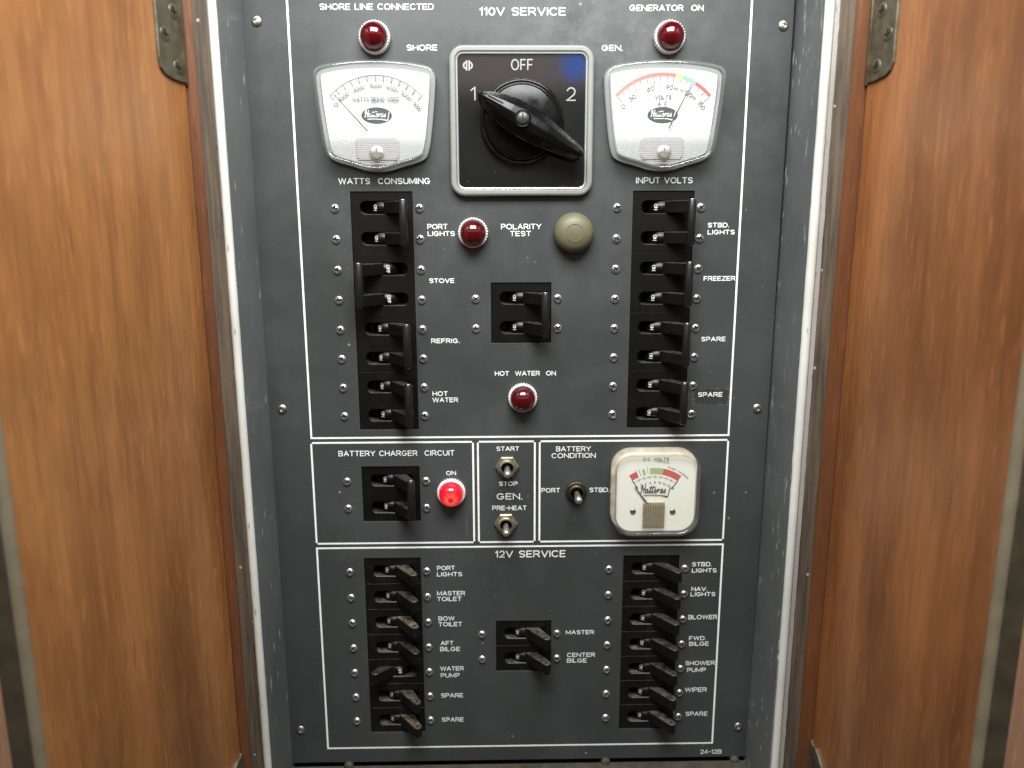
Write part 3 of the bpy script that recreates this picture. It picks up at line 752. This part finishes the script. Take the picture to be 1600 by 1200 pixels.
# ------------------------------------------------------------------ circuit breakers
def lever_mesh(b, v0, on, tip=(14.2, 12.6), hv=3.55, droop=0):
    sg = 1 if on else -1
    c = Vector((0.4, -10.9)); tp = Vector((sg*tip[0]+0.6, tip[1])); d = (tp-c).normalized(); nn = Vector((-d.y, d.x))
    # barrel
    R, n = 9.6, 36; L = []
    for v in (-hv, hv):
        L.append([(c.x+R*math.cos(2*PI*i/n), v0+v, c.y+R*math.sin(2*PI*i/n)) for i in range(n)])
    b.loft(L, cap0=True, cap1=True, smooth=True)
    root = c + d*8.4
    r0, r1 = 4.4, 2.7
    poly = [root+nn*r0, tp+nn*r1]
    a0 = math.atan2(nn.y, nn.x)
    poly += [tp+Vector((math.cos(a0-PI*i/8), math.sin(a0-PI*i/8)))*r1 for i in range(1, 8)]
    poly += [tp-nn*r1, root-nn*r0]
    b.prism_v([(p.x, p.y) for p in poly], v0-hv-.25, v0+hv+.25, .45)
    return c, tp
def mark_mesh(text, v0, u, c=(.4, -10.9), R=9.6):
    k = Ink(.0)
    k.ctext(text, 0, 0, 3.3 if text == 'ON' else 4.6, 1.9, .21, gap=.30)
    b = MB(); th0 = math.asin((u-c[0])/R)
    for vv in k.m.v:                      # local text x runs down the column, text up goes to the right, wrapped on the barrel
        th = th0 + vv[1]/R
        b.v.append((c[0]+(R+.06+vv[2]*.6)*math.sin(th), v0-vv[0], c[1]+(R+.06+vv[2]*.6)*math.cos(th)))
    b.f = k.m.f; b.sm = k.m.sm; return b
def housing_mesh(cells):
    """cells: list of v centres; each pole is a block with a long rounded slot cut into its face"""
    b = MB(); W0, hw, hh = -.8, 19.0, PITCH_V/2-.12
    for ci, v0 in enumerate(cells):
        top_edge, bot_edge = ci == 0, ci == len(cells)-1
        slot = []
        sl, sh = 14.6, 4.3
        slot = round_poly([(-sl, -sh), (sl, -sh), (sl, sh), (-sl, sh)], 3.9, 6)
        # outline with one point per slot point, corners kept
        outl = []
        cu = .6; y0 = -hh if bot_edge else -PITCH_V/2; y1 = hh if top_edge else PITCH_V/2
        for (x, y) in slot:
            kx = hw/abs(x) if abs(x) > 1e-6 else 1e9; ky = (y1 if y > 0 else -y0)/abs(y) if abs(y) > 1e-6 else 1e9
            k_ = min(kx, ky); outl.append([x*k_, y*k_])
        for cx_, cy_ in ((hw, y1), (-hw, y1), (hw, y0), (-hw, y0)):
            j = min(range(len(outl)), key=lambda i: (outl[i][0]-cx_)**2+(outl[i][1]-cy_)**2); outl[j] = [cx_, cy_]
        A = [(x, v0+y, W0) for x, y in outl]
        B_ = [(x+cu, v0+y, W0) for x, y in slot]
        B2 = [(x+cu, v0+y, W0-.35) for x, y in inset(slot, .35)]
        C_ = [(x+cu, v0+y, -13) for x, y in inset(slot, .9)]
        b.loft([A, B_, B2, C_], cap1=True)
        # outer walls with small chamfer
        b.loft([A, [(x*(1+.35/hw), v0+y+(.3 if (y > 0 and top_edge) else -.3 if (y < 0 and bot_edge) else 0), W0-.5) for x, y in outl],
                [(x*(1+.35/hw), v0+y+(.3 if (y > 0 and top_edge) else -.3 if (y < 0 and bot_edge) else 0), -20) for x, y in outl]], cap1=True)
    return b
def double_breaker(on, label, u, v):
    r = thing('circuit_breaker', label, 'circuit breaker', u, v, 0, 'double pole breakers with tie bars')
    housing_mesh([PITCH_V/2, -PITCH_V/2]).build('housing', BLK, r)
    for v0 in (PITCH_V/2, -PITCH_V/2):
        b = MB(); c, tp = lever_mesh(b, v0, on); lv = b.build('lever', BLK, r)
        mark_mesh('ON' if on else 'OFF', v0, -4.3 if on else 2.4).build('switch_marking', INKM, lv)
    b = MB(); e_ = PITCH_V/2+4.15
    b.rod_v(tp.x, tp.y+.5, 2.55, -e_, e_, 24, .7); tb = b.build('tie_bar', BAR, r)
    for s_ in (-1, 1):
        b = MB(); b.rod_v(tp.x, tp.y+.5, 1.5, min(s_*e_-.2, s_*(e_+.35)), max(s_*e_-.2, s_*(e_+.35)), 14, .15); b.build('pin_end', NICKEL, tb)
    for v0 in (PITCH_V/2, -PITCH_V/2):
        put_screw(r, -29.2, v0-.4); put_screw(r, 23.5, v0-.4)
    return r
def single_breaker(on, label, u, v):
    r = thing('circuit_breaker', label, 'circuit breaker', u, v, 0, 'single pole breakers with bare levers')
    housing_mesh([0]).build('housing', BLKD, r)
    b = MB(); c, tp = lever_mesh(b, 0, on, tip=(15.0, 12.6) if on else (14.2, 6.5), hv=3.75); lv = b.build('lever', BLKD, r)
    mark_mesh('ON' if on else 'OFF', 0, -4.3 if on else 2.4).build('switch_marking', INKM, lv)
    b = MB(); b.rod_v(tp.x-.3*(1 if on else -1), tp.y-.2, 1.05, -4.06, 4.06, 14, .05); b.build('lever_hole', CAV, lv)
    put_screw(r, -29.2, -.1); put_screw(r, 23.4, -.1)
    return r
tl, tr, ll, lr = COLS['tl'], COLS['tr'], COLS['ll'], COLS['lr']
dz = lambda k: TOPZ - PITCH_V*(2*k+.5) + .0
d0 = double_breaker(True, 'black double breaker beside PORT LIGHTS lettering, under the watts meter', tl, dz(0))
double_breaker(False, 'black double breaker flipped to OFF beside the STOVE lettering', tl, dz(1))
for u, v, l in ((tl, dz(2), 'black double breaker switched ON beside the REFRIG lettering'),
                (tl, dz(3), 'black double breaker at the column foot beside HOT WATER lettering'),
                (tr, dz(0), 'black double breaker beside STBD LIGHTS lettering, under the input volts meter'),
                (tr, dz(1), 'black double breaker beside the FREEZER lettering'),
                (tr, dz(2), 'black double breaker beside the SPARE lettering just below the FREEZER breaker'),
                (tr, dz(3), 'black double breaker at the column foot beside SPARE lettering with a tape mark'),
                (cm_u, cm_v, 'black double breaker alone in the middle, between polarity test and hot water lamp'),
                (ch_u, ch_v, 'black double breaker in the BATTERY CHARGER CIRCUIT box beside the lit red lamp')):
    dup(d0, u, v, l)
sv = lambda k: LOWZ - PITCH_V*k
def soil(root, m):
    for ch in root.children:
        if ch.name.startswith('lever'):
            ch.material_slots[0].link = 'OBJECT'; ch.material_slots[0].material = m
s0 = single_breaker(True, 'dusty single breaker beside PORT LIGHTS lettering, top of the 12V column', ll, sv(0))
soil(single_breaker(False, 'single breaker flipped to OFF beside the WATER PUMP lettering', ll, sv(4)), BLK)
for u, v, l in ((ll, sv(1), 'dusty single breaker beside the MASTER TOILET lettering'), (ll, sv(2), 'dusty single breaker beside the BOW TOILET lettering'),
                (ll, sv(3), 'black single breaker beside the AFT BILGE lettering'), (ll, sv(5), 'dusty single breaker beside the SPARE lettering just under WATER PUMP'),
                (ll, sv(6), 'dusty single breaker beside SPARE lettering, at the foot of the WATER PUMP column'),
                (lr, sv(0), 'black single breaker beside STBD LIGHTS lettering, top of the 12V column'), (lr, sv(1), 'black single breaker beside the NAV LIGHTS lettering'),
                (lr, sv(2), 'black single breaker beside the BLOWER lettering'), (lr, sv(3), 'black single breaker beside the FWD BILGE lettering'),
                (lr, sv(4), 'black single breaker beside the SHOWER PUMP lettering'), (lr, sv(5), 'black single breaker beside the WIPER lettering'),
                (lr, sv(6), 'black single breaker beside SPARE lettering at the foot of the WIPER column'),
                (mb_u, mb_v, 'dusty single breaker beside the MASTER lettering, upper of the middle pair'),
                (mb_u, mb_v-PITCH_V, 'dusty single breaker beside CENTER BILGE lettering, lower of the middle pair')):
    r = dup(s0, u, v, l)
    if 'AFT' in l: soil(r, BLK)
    elif 'MASTER T' in l or 'FWD' in l or 'SHOWER' in l or 'BLOWER' in l or 'NAV' in l or 'STBD' in l: soil(r, BLKL)
    elif 'BOW' in l or 'WATER PUMP column' in l: soil(r, BLKH)

# ------------------------------------------------------------------ pilot lamps
def lamp(px, py, label, lit=False):
    u, v = at(px, py, 3)
    r = thing('indicator_lamp', label, 'indicator lamp', u, v, 0, 'round red pilot lamps')
    n = 96; teeth = lambda i: 1.0 if i % 3 else .935
    b = MB()
    b.lathe([(9.5, 0), (9.5, 3.6)], 0, 0, n, False, teeth); b.v = b.v[:2*n]; b.f = b.f[:n]; b.sm = b.sm[:n]
    L = []
    for rr, w, tt in ((9.5, 3.6, 1), (9.1, 4.6, 1), (8.55, 5.0, 0), (8.1, 4.6, 0), (8.0, .5, 0)):
        L.append([(rr*(teeth(i) if tt else 1)*math.cos(2*PI*i/n), rr*(teeth(i) if tt else 1)*math.sin(2*PI*i/n), w) for i in range(n)])
    b.loft(L); b.build('knurled_ring', WRING, r)
    prof = [(7.9, 1.0), (7.95, 6.2)] + [(7.95*math.cos(PI/2*i/12), 6.2+7.0*math.sin(PI/2*i/12)) for i in range(1, 12)] + [(.01, 13.2)]
    b = MB(); b.lathe(prof, 0, 0, 56); b.build('lens', LIT if lit else LENS, r)
    if not lit:
        b = MB(); b.lathe([(7.2, 1.2), (7.0, 3.0), (3.0, 4.2), (2.4, 4.4), (2.3, 8.0), (1.5, 9.2), (.01, 9.6)], 0, 0, 28); b.build('bulb', LIN, r)
    return r
lamp(585, 58, 'dark red pilot lamp under the SHORE LINE CONNECTED lettering')
lamp(1046.5, 57.5, 'dark red pilot lamp under the GENERATOR ON lettering')
lamp(739.2, 364, 'dark red pilot lamp between PORT LIGHTS and POLARITY TEST lettering')
lamp(816.8, 622, 'dark red pilot lamp under the HOT WATER ON lettering')
lamp(705, 770.5, 'brightly lit red pilot lamp in the battery charger box', True)

# ------------------------------------------------------------------ polarity push button
u, v = at(896, 364, 2)
r = thing('push_button', 'olive rubber push button domed over a round boot beside POLARITY TEST', 'push button', u, v, 0)
b = MB(); b.lathe([(12.6, 0), (12.6, 3.2), (12.4, 5.2), (11.8, 7.0), (10.5, 8.8), (8.6, 10.2), (6.2, 11.1), (3, 11.6), (.01, 11.7)], 0, 0, 56); b.build('cap', KHAKI, r)
b = MB(); b.lathe([(5.1, 11.15), (5.35, 11.62), (5.6, 11.15)], 0, 0, 48); b.v = b.v[:3*48]; b.f = b.f[:2*48]; b.sm = b.sm[:2*48]; b.build('moulded_ring', KHAKI, r)

# ------------------------------------------------------------------ toggle switches
def toggle(px, py, label, hexnut):
    u, v = at(px, py, 2)
    r = thing('toggle_switch', label, 'toggle switch', u, v, 0, 'metal bat toggle switches')
    b = MB()
    if hexnut:
        R = 7.9; hx = [(R*math.cos(PI/3*i), R*math.sin(PI/3*i)) for i in range(6)]
        b.prism(hx, 0, 2.4, .5); b.build('hex_nut', BRASS, r)
    else:
        b.lathe([(7.2, 0), (7.2, 1.6), (6.6, 2.3), (4, 2.3)], 0, 0, 48, False, lambda i: 1 if i % 2 else .96); b.build('round_nut', DBRASS, r)
    b = MB()
    L = []; n = 32
    for rr, w in ((5.6, 2.2), (5.6, 4.6), (5.1, 5.2), (4.2, 5.2), (4.0, 1.5)):
        L.append([(rr*math.cos(2*PI*i/n), rr*math.sin(2*PI*i/n), w) for i in range(n)])
    b.loft(L, smooth=False); b.build('bushing', BRASS if hexnut else DBRASS, r)
    b = MB(); b.lathe([(4.0, 2.45), (.01, 2.5)], 0, 0, 24); b.build('bushing_hole', CAV, r)
    b = MB(); b.lathe([(1.5, 2.5), (1.7, 6), (2.3, 15), (2.45, 17.5), (2.1, 19), (1.2, 19.8), (.01, 20)], 0, 0, 24); b.build('bat_lever', NICKEL, r)
    return r
toggle(792.5, 730, 'metal bat toggle in a hex nut between START and STOP lettering', True)
toggle(790.5, 819, 'metal bat toggle in a hex nut under the PRE-HEAT lettering', True)
toggle(900.5, 769, 'metal bat toggle in a dark round nut between PORT and STBD lettering', False)

# ------------------------------------------------------------------ rotary selector
u, v = 6.9, 172.0
rs = thing('rotary_switch', 'square black rotary selector switch with pointer knob in a pale grey bezel', 'rotary switch', u, v, 0)
b = MB(); o_ = rrect(87.2, 87.6, 8.5, 8); Ls = []
for d, w in ((0, 0), (0, 3.6), (.5, 4.6), (1.4, 5.1), (3.0, 5.1), (3.6, 4.6), (3.8, 2.0)):
    Ls.append([(x, y, w) for x, y in (inset(o_, d) if d else o_)])
b.loft(Ls, smooth=False); b.build('bezel', BEZEL, rs)
b = MB(); Ls = []
for d, w in ((3.85, 2.0), (3.85, 4.3), (4.3, 4.7), (4.9, 4.5), (5.2, 3.4)):
    Ls.append([(x, y, w) for x, y in inset(o_, d)])
b.loft(Ls); b.build('bright_trim', mat('bright_trim_plastic', (.62, .63, .62), .18, metal=.6), rs)
b = MB(); b.prism(inset(o_, 5.0), 0.2, 2.4); b.build('dial_plate', PLATE, rs)
b = MB(); b.prism(inset(o_, 5.25), 3.3, 3.9); b.build('clear_cover', COVER, rs)
k = Ink(2.5)
def sw(px, py): a, c_ = at(px, py, 3); return a-u, c_-v
def swtext(tx, x0, x1, y0, y1, hw, gap):
    a0, b0 = sw(x0, y1); a1, b1 = sw(x1, y0)
    k.text(tx, a0+hw, a1-hw, (b0+b1)/2, b1-b0-2*hw, hw, gap=gap)
swtext('OFF', 798.5, 832.8, 91.8, 109.5, .36, .40)
swtext('1', 735, 743.3, 135.3, 157, .38, .3); swtext('2', 885, 900, 136, 157.5, .38, .3)
lu, lv_ = sw(731, 102)
for dx in (-.75, .75): k.stroke([(lu+dx, lv_-2.7), (lu+dx, lv_+2.7)], .42)
for s_ in (-1, 1): k.stroke([(lu+s_*(.9+1.7*math.sin(q)), lv_+1.75*math.cos(q)) for q in [PI*i/8 for i in range(9)]], .45)
k.build('dial_lettering', mat('switch_lettering', (.55, .56, .56), .5), rs)
# knob: flanged disc, long pointed handle, screw
kb = MB()
kb.lathe([(25.4, 3.9), (25.4, 6.0), (24.6, 6.9), (23.4, 7.0), (22.6, 6.4), (22.4, 7.6), (21.8, 9.4), (20.6, 10.0), (.01, 10.2)], 0, -.6, 72, True)
kb.build('knob_disc', GLOSSK, rs)
ka = math.radians(-29.5); ca, sa = math.cos(ka), math.sin(ka)
# handle profile along its axis: t, half width, top height
prof = [(-30.0, .9, 20.0), (-28.5, 2.6, 21.2), (-24, 5.2, 22.0), (-16, 7.9, 22.8), (-8, 9.4, 23.4), (0, 9.9, 23.6), (8, 9.6, 23.4), (16, 8.6, 22.9), (24, 7.2, 22.0), (32, 5.7, 20.8), (38, 4.6, 19.6), (40.5, 3.4, 18.6), (41.6, 1.2, 17.6)]
fine = []
for i in range(len(prof)-1):
    for k_ in range(4):
        q0, q1 = prof[i], prof[i+1]; f_ = k_/4
        fine.append(tuple(x+(y-x)*f_ for x, y in zip(q0, q1)))
fine.append(prof[-1])
L = []
for t_, hw_, ht in fine:
    base = 10.0 if -22 < t_ < 23 else 10.6
    half_ = [(1.0, base), (1.0, ht-6.2), (.94, ht-5.4), (.52, ht-1.2), (.44, ht-.75), (.06, ht)]
    sec = [(-f_*hw_, w) for f_, w in half_] + [(f_*hw_, w) for f_, w in half_[::-1]]
    L.append([(t_*ca-y*sa, t_*sa+y*ca-.6, w) for y, w in sec])
b = MB(); b.loft(L, closed=True, cap0=True, cap1=True, smooth=False); hd = b.build('pointer_handle', GLOSSK, rs)
b = MB()
for i in range(3):
    y = (i-1)*1.5
    p0 = [(-25.5+abs(i-1)*1.5, y), (-14, y*1.25)]
    for dy in (-.22,):
        L = []
        for t_, yy in p0:
            L.append([(t_*ca-(yy+q)*sa, t_*sa+(yy+q)*ca-.6, (22.0 if t_ < -20 else 22.95)+w) for q, w in ((-.3, -.5), (-.2, .3), (.2, .3), (.3, -.5))])
        b.loft(L, closed=True, cap0=True, cap1=True)
b.build('grip_rib', GLOSSK, hd)
b = MB(); b.lathe([(5.0, 23.0), (5.0, 23.9), (4.5, 24.1), (4.2, 23.75)], 0, -.6, 32); b.v = b.v[:128]; b.f = b.f[:96]; b.sm = b.sm[:96]; b.build('screw_well', GLOSSK, hd)
b = MB(); b.lathe([(4.15, 23.3), (3.9, 24.2), (2.6, 24.9), (.01, 25.2)], 0, -.6, 28); sc_ = b.build('screw', mat('dull_screw', (.085, .088, .085), .42, metal=.8, var=.3, scale=300), hd)
b = MB(); L = []
b.box(-.4, .4, -3.4, 2.2, 24.6, 25.22); o2 = b.build('screw_slot', CAV, hd)

# ------------------------------------------------------------------ the two shield shaped meters
def shield(k=0.0):
    # clockwise from the lower point, symmetrical about u = 0, origin at panel centre of the meter
    half = [(0, -32.6), (8, -31.6), (14.5, -29.4), (27.8, -25.9), (31.8, -21.0), (34.6, 0), (36.6, 22.5), (35.7, 26.2), (31.8, 28.9), (17.5, 31.1), (0, 32.0)]
    poly = half + [(-x, y) for x, y in half[::-1][1:-1]]
    sm = []
    n = len(poly)                        # corner cutting, twice, keeps long edges straight
    for _ in range(2):
        q = []
        for i in range(n):
            a, c = poly[i], poly[(i+1) % n]; q.append((a[0]*.75+c[0]*.25, a[1]*.75+c[1]*.25)); q.append((a[0]*.25+c[0]*.75, a[1]*.25+c[1]*.75))
        poly = q; n = len(poly)
    return inset(poly, k) if k else poly
def width_at(poly, v):
    xs_ = []
    for i in range(len(poly)):
        a, c = poly[i], poly[(i+1) % len(poly)]
        if (a[1]-v)*(c[1]-v) < 0: xs_.append(a[0]+(c[0]-a[0])*(v-a[1])/(c[1]-a[1]))
    return (min(xs_), max(xs_)) if len(xs_) > 1 else None
def shield_meter(u, v, label, name_):
    r = thing('analog_meter', label, 'panel meter', u, v, 0, 'shield shaped panel meters')
    b = MB(); b.prism(shield(.6), 0, 2.4); b.build('case_back', mat('meter_back', (.26, .27, .265), .5), r)
    b = MB(); b.prism(shield(3.7), 2.4, 4.6); b.build('dial', DIALW, r)
    b = MB(); Ls = []
    for d, w in ((0, 0), (0, 9.5), (.35, 11.2), (1.1, 12.2), (2.2, 12.5), (3.0, 12.2), (3.3, 11.0), (3.4, 2.5)):
        Ls.append([(x, y, w) for x, y in (shield(d) if d else shield())])
    b.loft(Ls, smooth=True); b.build('clear_rim', RIM, r)
    b = MB(); b.prism(shield(3.45), 10.2, 11.2); b.build('front_pane', PANE, r)
    b = MB(); vv = -6.4
    po = shield(4.2)
    while vv > -29.5:
        wa = width_at(po, vv)
        if wa and wa[1]-wa[0] > 8:
            b.box(wa[0], wa[1], vv-.42, vv+.16, 11.25, 11.65)
        vv -= 1.24
    b.build('ribbed_band', RIBM, r)
    b = MB(); b.prism(rrect(27, 15, 3.5, 6, 0, -18.2), 4.65, 6.0, 1.2); b.build('movement', MOV, r)
    b = MB()
    L = []
    n = 28
    b.lathe([(4.5, 11.3), (4.5, 11.9), (4.1, 12.5), (2.2, 12.75), (.01, 12.8)], .3, -21.6, n)
    sc = b.build('zero_screw', mat('zero_screw_metal', (.74, .73, .68), .3, metal=.85, var=.15, scale=400), r)
    b = MB(); b.box(-2.9, 3.5, -22.1, -21.1, 12.2, 12.9); b.box(-.2, .8, -21.08, -18.4, 12.2, 12.88); b.box(-.2, .8, -24.8, -22.12, 12.2, 12.88); b.build('screw_slot', mat('slot_grey', (.2, .2, .19), .5, metal=.5), sc)
    return r
def needle(r, ang, pu, pv, r0, r1, w=7.0, hw=.30, m=KINK):
    a = math.radians(ang); b = MB()
    f = lambda q, s_: (pu+q*math.sin(a)+s_*math.cos(a), pv+q*math.cos(a)-s_*math.sin(a))
    L = []
    for q, h in ((r0, hw*1.5), (r1, hw*.7)):
        (x0, y0), (x1, y1) = f(q, -h), f(q, h)
        L.append([(x0, y0, w), (x1, y1, w), (x1, y1, w+.25), (x0, y0, w+.25)])
    b.loft(L, cap0=True, cap1=True); b.build('needle', m, r)
def pol(cu, cv, rad, ang): a = math.radians(ang); return cu+rad*math.sin(a), cv+rad*math.cos(a)
def scale_num(ink, tx, cu, cv, rad, ang, cap, hw, wid):
    x, y = pol(cu, cv, rad, ang); ink.ctext(tx, x, y, wid, cap, hw, -math.radians(ang), gap=.30)
PV = -14.2; RA = 38.2
def badge(r):
    k_ = Ink(4.75); k_.poly([(9.3*math.cos(2*PI*i/40), 1.0+4.8*math.sin(2*PI*i/40)) for i in range(40)]); bd = k_.build('badge', KINK, r)
    k_ = Ink(4.90); script(k_, 0, 1.1, 14.8, 3.9, .23); k_.build('badge_script', DIALW, bd)

mw = shield_meter(-80.9, 174.6, 'shield shaped white watts meter with its needle near zero', 'w')
k = Ink(4.7)
k.band(0, PV, RA-.2, RA+.2, -46.5, 46.5, 40)
for i in range(0, 61):
    a_ = -46.5+93*i/60
    ln_ = 3.6 if i % 5 == 0 else 2.5
    k.stroke([pol(0, PV, RA, a_), pol(0, PV, RA-ln_, a_)], .24 if i % 5 == 0 else .10, 0)
k.band(0, PV, RA-2.9, RA-2.75, -46.5, 46.5, 40)
for tx, a_, wd in (('0', -48.5, 2.0), ('1000', -36.6, 7), ('2000', -18.4, 7.2), ('3000', .3, 7.2), ('4000', 18.2, 7.2), ('5000', 35.0, 7), ('6000', 50.6, 6)):
    scale_num(k, tx, 0, PV, 32.1, a_, 2.3, .20, wd)
k.ctext('WATTS BEING USED', 0, 10.2, 28, 2.2, .25, gap=.45)
k.build('scale_markings', GINK, mw)
badge(mw); needle(mw, -42.6, 0, PV, 8, 36)

mv = shield_meter(92.6, 174.8, 'shield shaped white volts meter with a red, yellow and green arc', 'v')
RB = 38.6
for a0, a1, mm_, nm in ((-47.6, 10.9, RED1, 'red_band'), (10.9, 17.3, YEL, 'yellow_band'), (17.3, 30, GRN, 'green_band'), (30, 47.6, RED2, 'red_band')):
    k = Ink(4.7); k.band(0, PV, RB-1.0, RB+1.1, a0, a1); k.build(nm, mm_, mv)
k = Ink(4.72)
for i in range(0, 16):
    a_ = -47.6+95.2*(i/15)**1.0
    k.stroke([pol(0, PV, RB-1.1, a_), pol(0, PV, RB-(5.6 if i % 3 == 0 else 3.6), a_)], .2, 0)
for tx, a_, wd, cp in (('0', -50, 2.0, 2.4), ('30', -36.8, 4.2, 2.4), ('60', -14.3, 4.4, 2.4), ('90', 6.6, 3.9, 2.4), ('120', 28.8, 4.8, 2.4), ('150', 48.5, 5.2, 2.4), ('100', 13.9, 2.8, 1.5), ('110', 20.8, 2.6, 1.5), ('130', 36.2, 2.8, 1.5)):
    scale_num(k, tx, 0, PV, 31.4, a_, cp, .20 if cp > 2 else .13, wd)
k.ctext('VOLTS', 0, 11.3, 9.6, 2.2, .22, gap=.45); k.ctext('A. C.', 0, 7.8, 6, 2.1, .22, gap=.45)
k.build('scale_markings', GINK, mv)
badge(mv); needle(mv, 26.6, 0, PV, 8, 36.6)

# ------------------------------------------------------------------ square battery meter
bu, bv = at(1020, 763.5, 0)
mb_ = thing('analog_meter', 'square cream battery meter with rounded corners and a coloured arc', 'panel meter', bu, bv, 0)
sq = lambda d: inset(rrect(59, 59, 14, 9), d) if d else rrect(59, 59, 14, 9)
b = MB(); b.prism(sq(.6), 0, 2.5); b.build('case_back', mat('cream_case_back', (.58, .53, .44), .6, var=.3, scale=150), mb_)
b = MB(); Ls = []
for d, w in ((0, 0), (0, 11), (.5, 12.6), (1.6, 13.4), (2.6, 13.2), (3.2, 11.8), (3.3, 2.6)):
    Ls.append([(x, y, w) for x, y in sq(d)])
b.loft(Ls, smooth=True); b.build('clear_rim', RIMC, mb_)
b = MB(); b.prism(sq(3.4), 2.5, 10.0); b.build('dial', DIALC, mb_)
b = MB(); b.prism(sq(3.4), 11.6, 12.4); b.build('front_pane', PANE, mb_)
def bm_(zx, zy): a, c_ = at(820+zx/4.706, 680+zy/4.706, 10.2); return a-bu, c_-bv
pu_, pv_ = bm_(945, 560); R3 = (bm_(970, 228)[1]-pv_)
def bang(zx, zy): x, y = bm_(zx, zy); return math.degrees(math.atan2(x-pu_, y-pv_))
for a0, a1, mm_, nm in ((bang(765, 296), bang(822, 272), RED2, 'red_band'), (bang(862, 255), bang(882, 250), OLV, 'green_band'), (bang(920, 243), bang(1022, 248), OLV, 'green_band'), (bang(1022, 250), bang(1150, 305), RED2, 'red_band')):
    k = Ink(10.1); k.band(pu_, pv_, R3-4.2-1.2, R3-1.2, a0, a1); k.build(nm, mm_, mb_)
k = Ink(10.12); aL, aR = bang(765, 296), bang(1150, 305)
k.band(pu_, pv_, R3-7.4, R3-7.2, aL, aR)
for i in range(9):
    a_ = aL+(aR-aL)*i/8
    k.stroke([pol(pu_, pv_, R3-6.2, a_), pol(pu_, pv_, R3-8.6, a_)], .12, 0)
for a_ in (aL, aR): k.stroke([pol(pu_, pv_, R3-5, a_), pol(pu_, pv_, R3-12, a_)], .28, 0)
for a_ in (bang(805, 240), bang(835, 245), bang(900, 230)): k.stroke([pol(pu_, pv_, R3-4.6, a_), pol(pu_, pv_, R3-.2, a_)], .12, 0)
for i, tx in enumerate(('0', '2', '4', '6', '8', '10', '12', '14', '16')):
    scale_num(k, tx, pu_, pv_, R3-11, aL+(aR-aL)*i/8, 1.3, .1, 1.0*len(tx))
tx0, ty0 = bm_(967, 177); k3 = Ink(10.12); k3.ctext('D.C. VOLTS', tx0, ty0, 16.5, 2.0, .16, gap=.42)
for i, chh in enumerate('OVER CHARGE'):
    if chh != ' ': scale_num(k3, chh, pu_, pv_, R3+.6, 17+2.6*i, 1.2, .1, .7)
for i, chh in enumerate('CHARGE'):
    scale_num(k3, chh, pu_, pv_, R3+3.6, 2+2.6*i, 1.1, .09, .7)
k3.build('dial_lettering', GINK, mb_)
sx_, sy_ = bm_(955, 408); script(k, sx_, sy_, 19.5, 5.2, .26)
k.build('scale_markings', KINK, mb_)
needle(mb_, bang(770, 327), pu_, pv_, 7, R3-9.5, 10.85, .34)
x0, y0 = bm_(865, 672); x1, y1 = bm_(1030, 490)
b = MB(); b.prism(rrect(x1-x0, y1-y0, 1.6, 4, (x0+x1)/2, (y0+y1)/2), 10.05, 10.9, .3); b.build('movement', COIL, mb_)
b = MB(); xx = x0-.6
while xx < x1-.3:
    b.box(xx, xx+.55, y0-.5, y1+.6, 12.45, 12.85); xx += 1.15
b.build('ribbed_band', clear('cream_ribs', .62, (.26, .22, .15), (.95, .93, .88), .15, 1.5), mb_)
for zx, zy in ((795, 561), (1087, 562)):
    x, y = bm_(zx, zy)
    b = MB(); b.lathe([(2.0, 10.0), (1.9, 10.5), (1.2, 10.8), (.01, 10.9)], x, y, 20); s_ = b.build('screw', mat('dial_screw', (.40, .38, .32), .35, metal=1), mb_)
    b = MB(); b.box(x-1.8, x+1.8, y-.28, y+.28, 10.5, 10.95); b.build('screw_slot', CAV, s_)
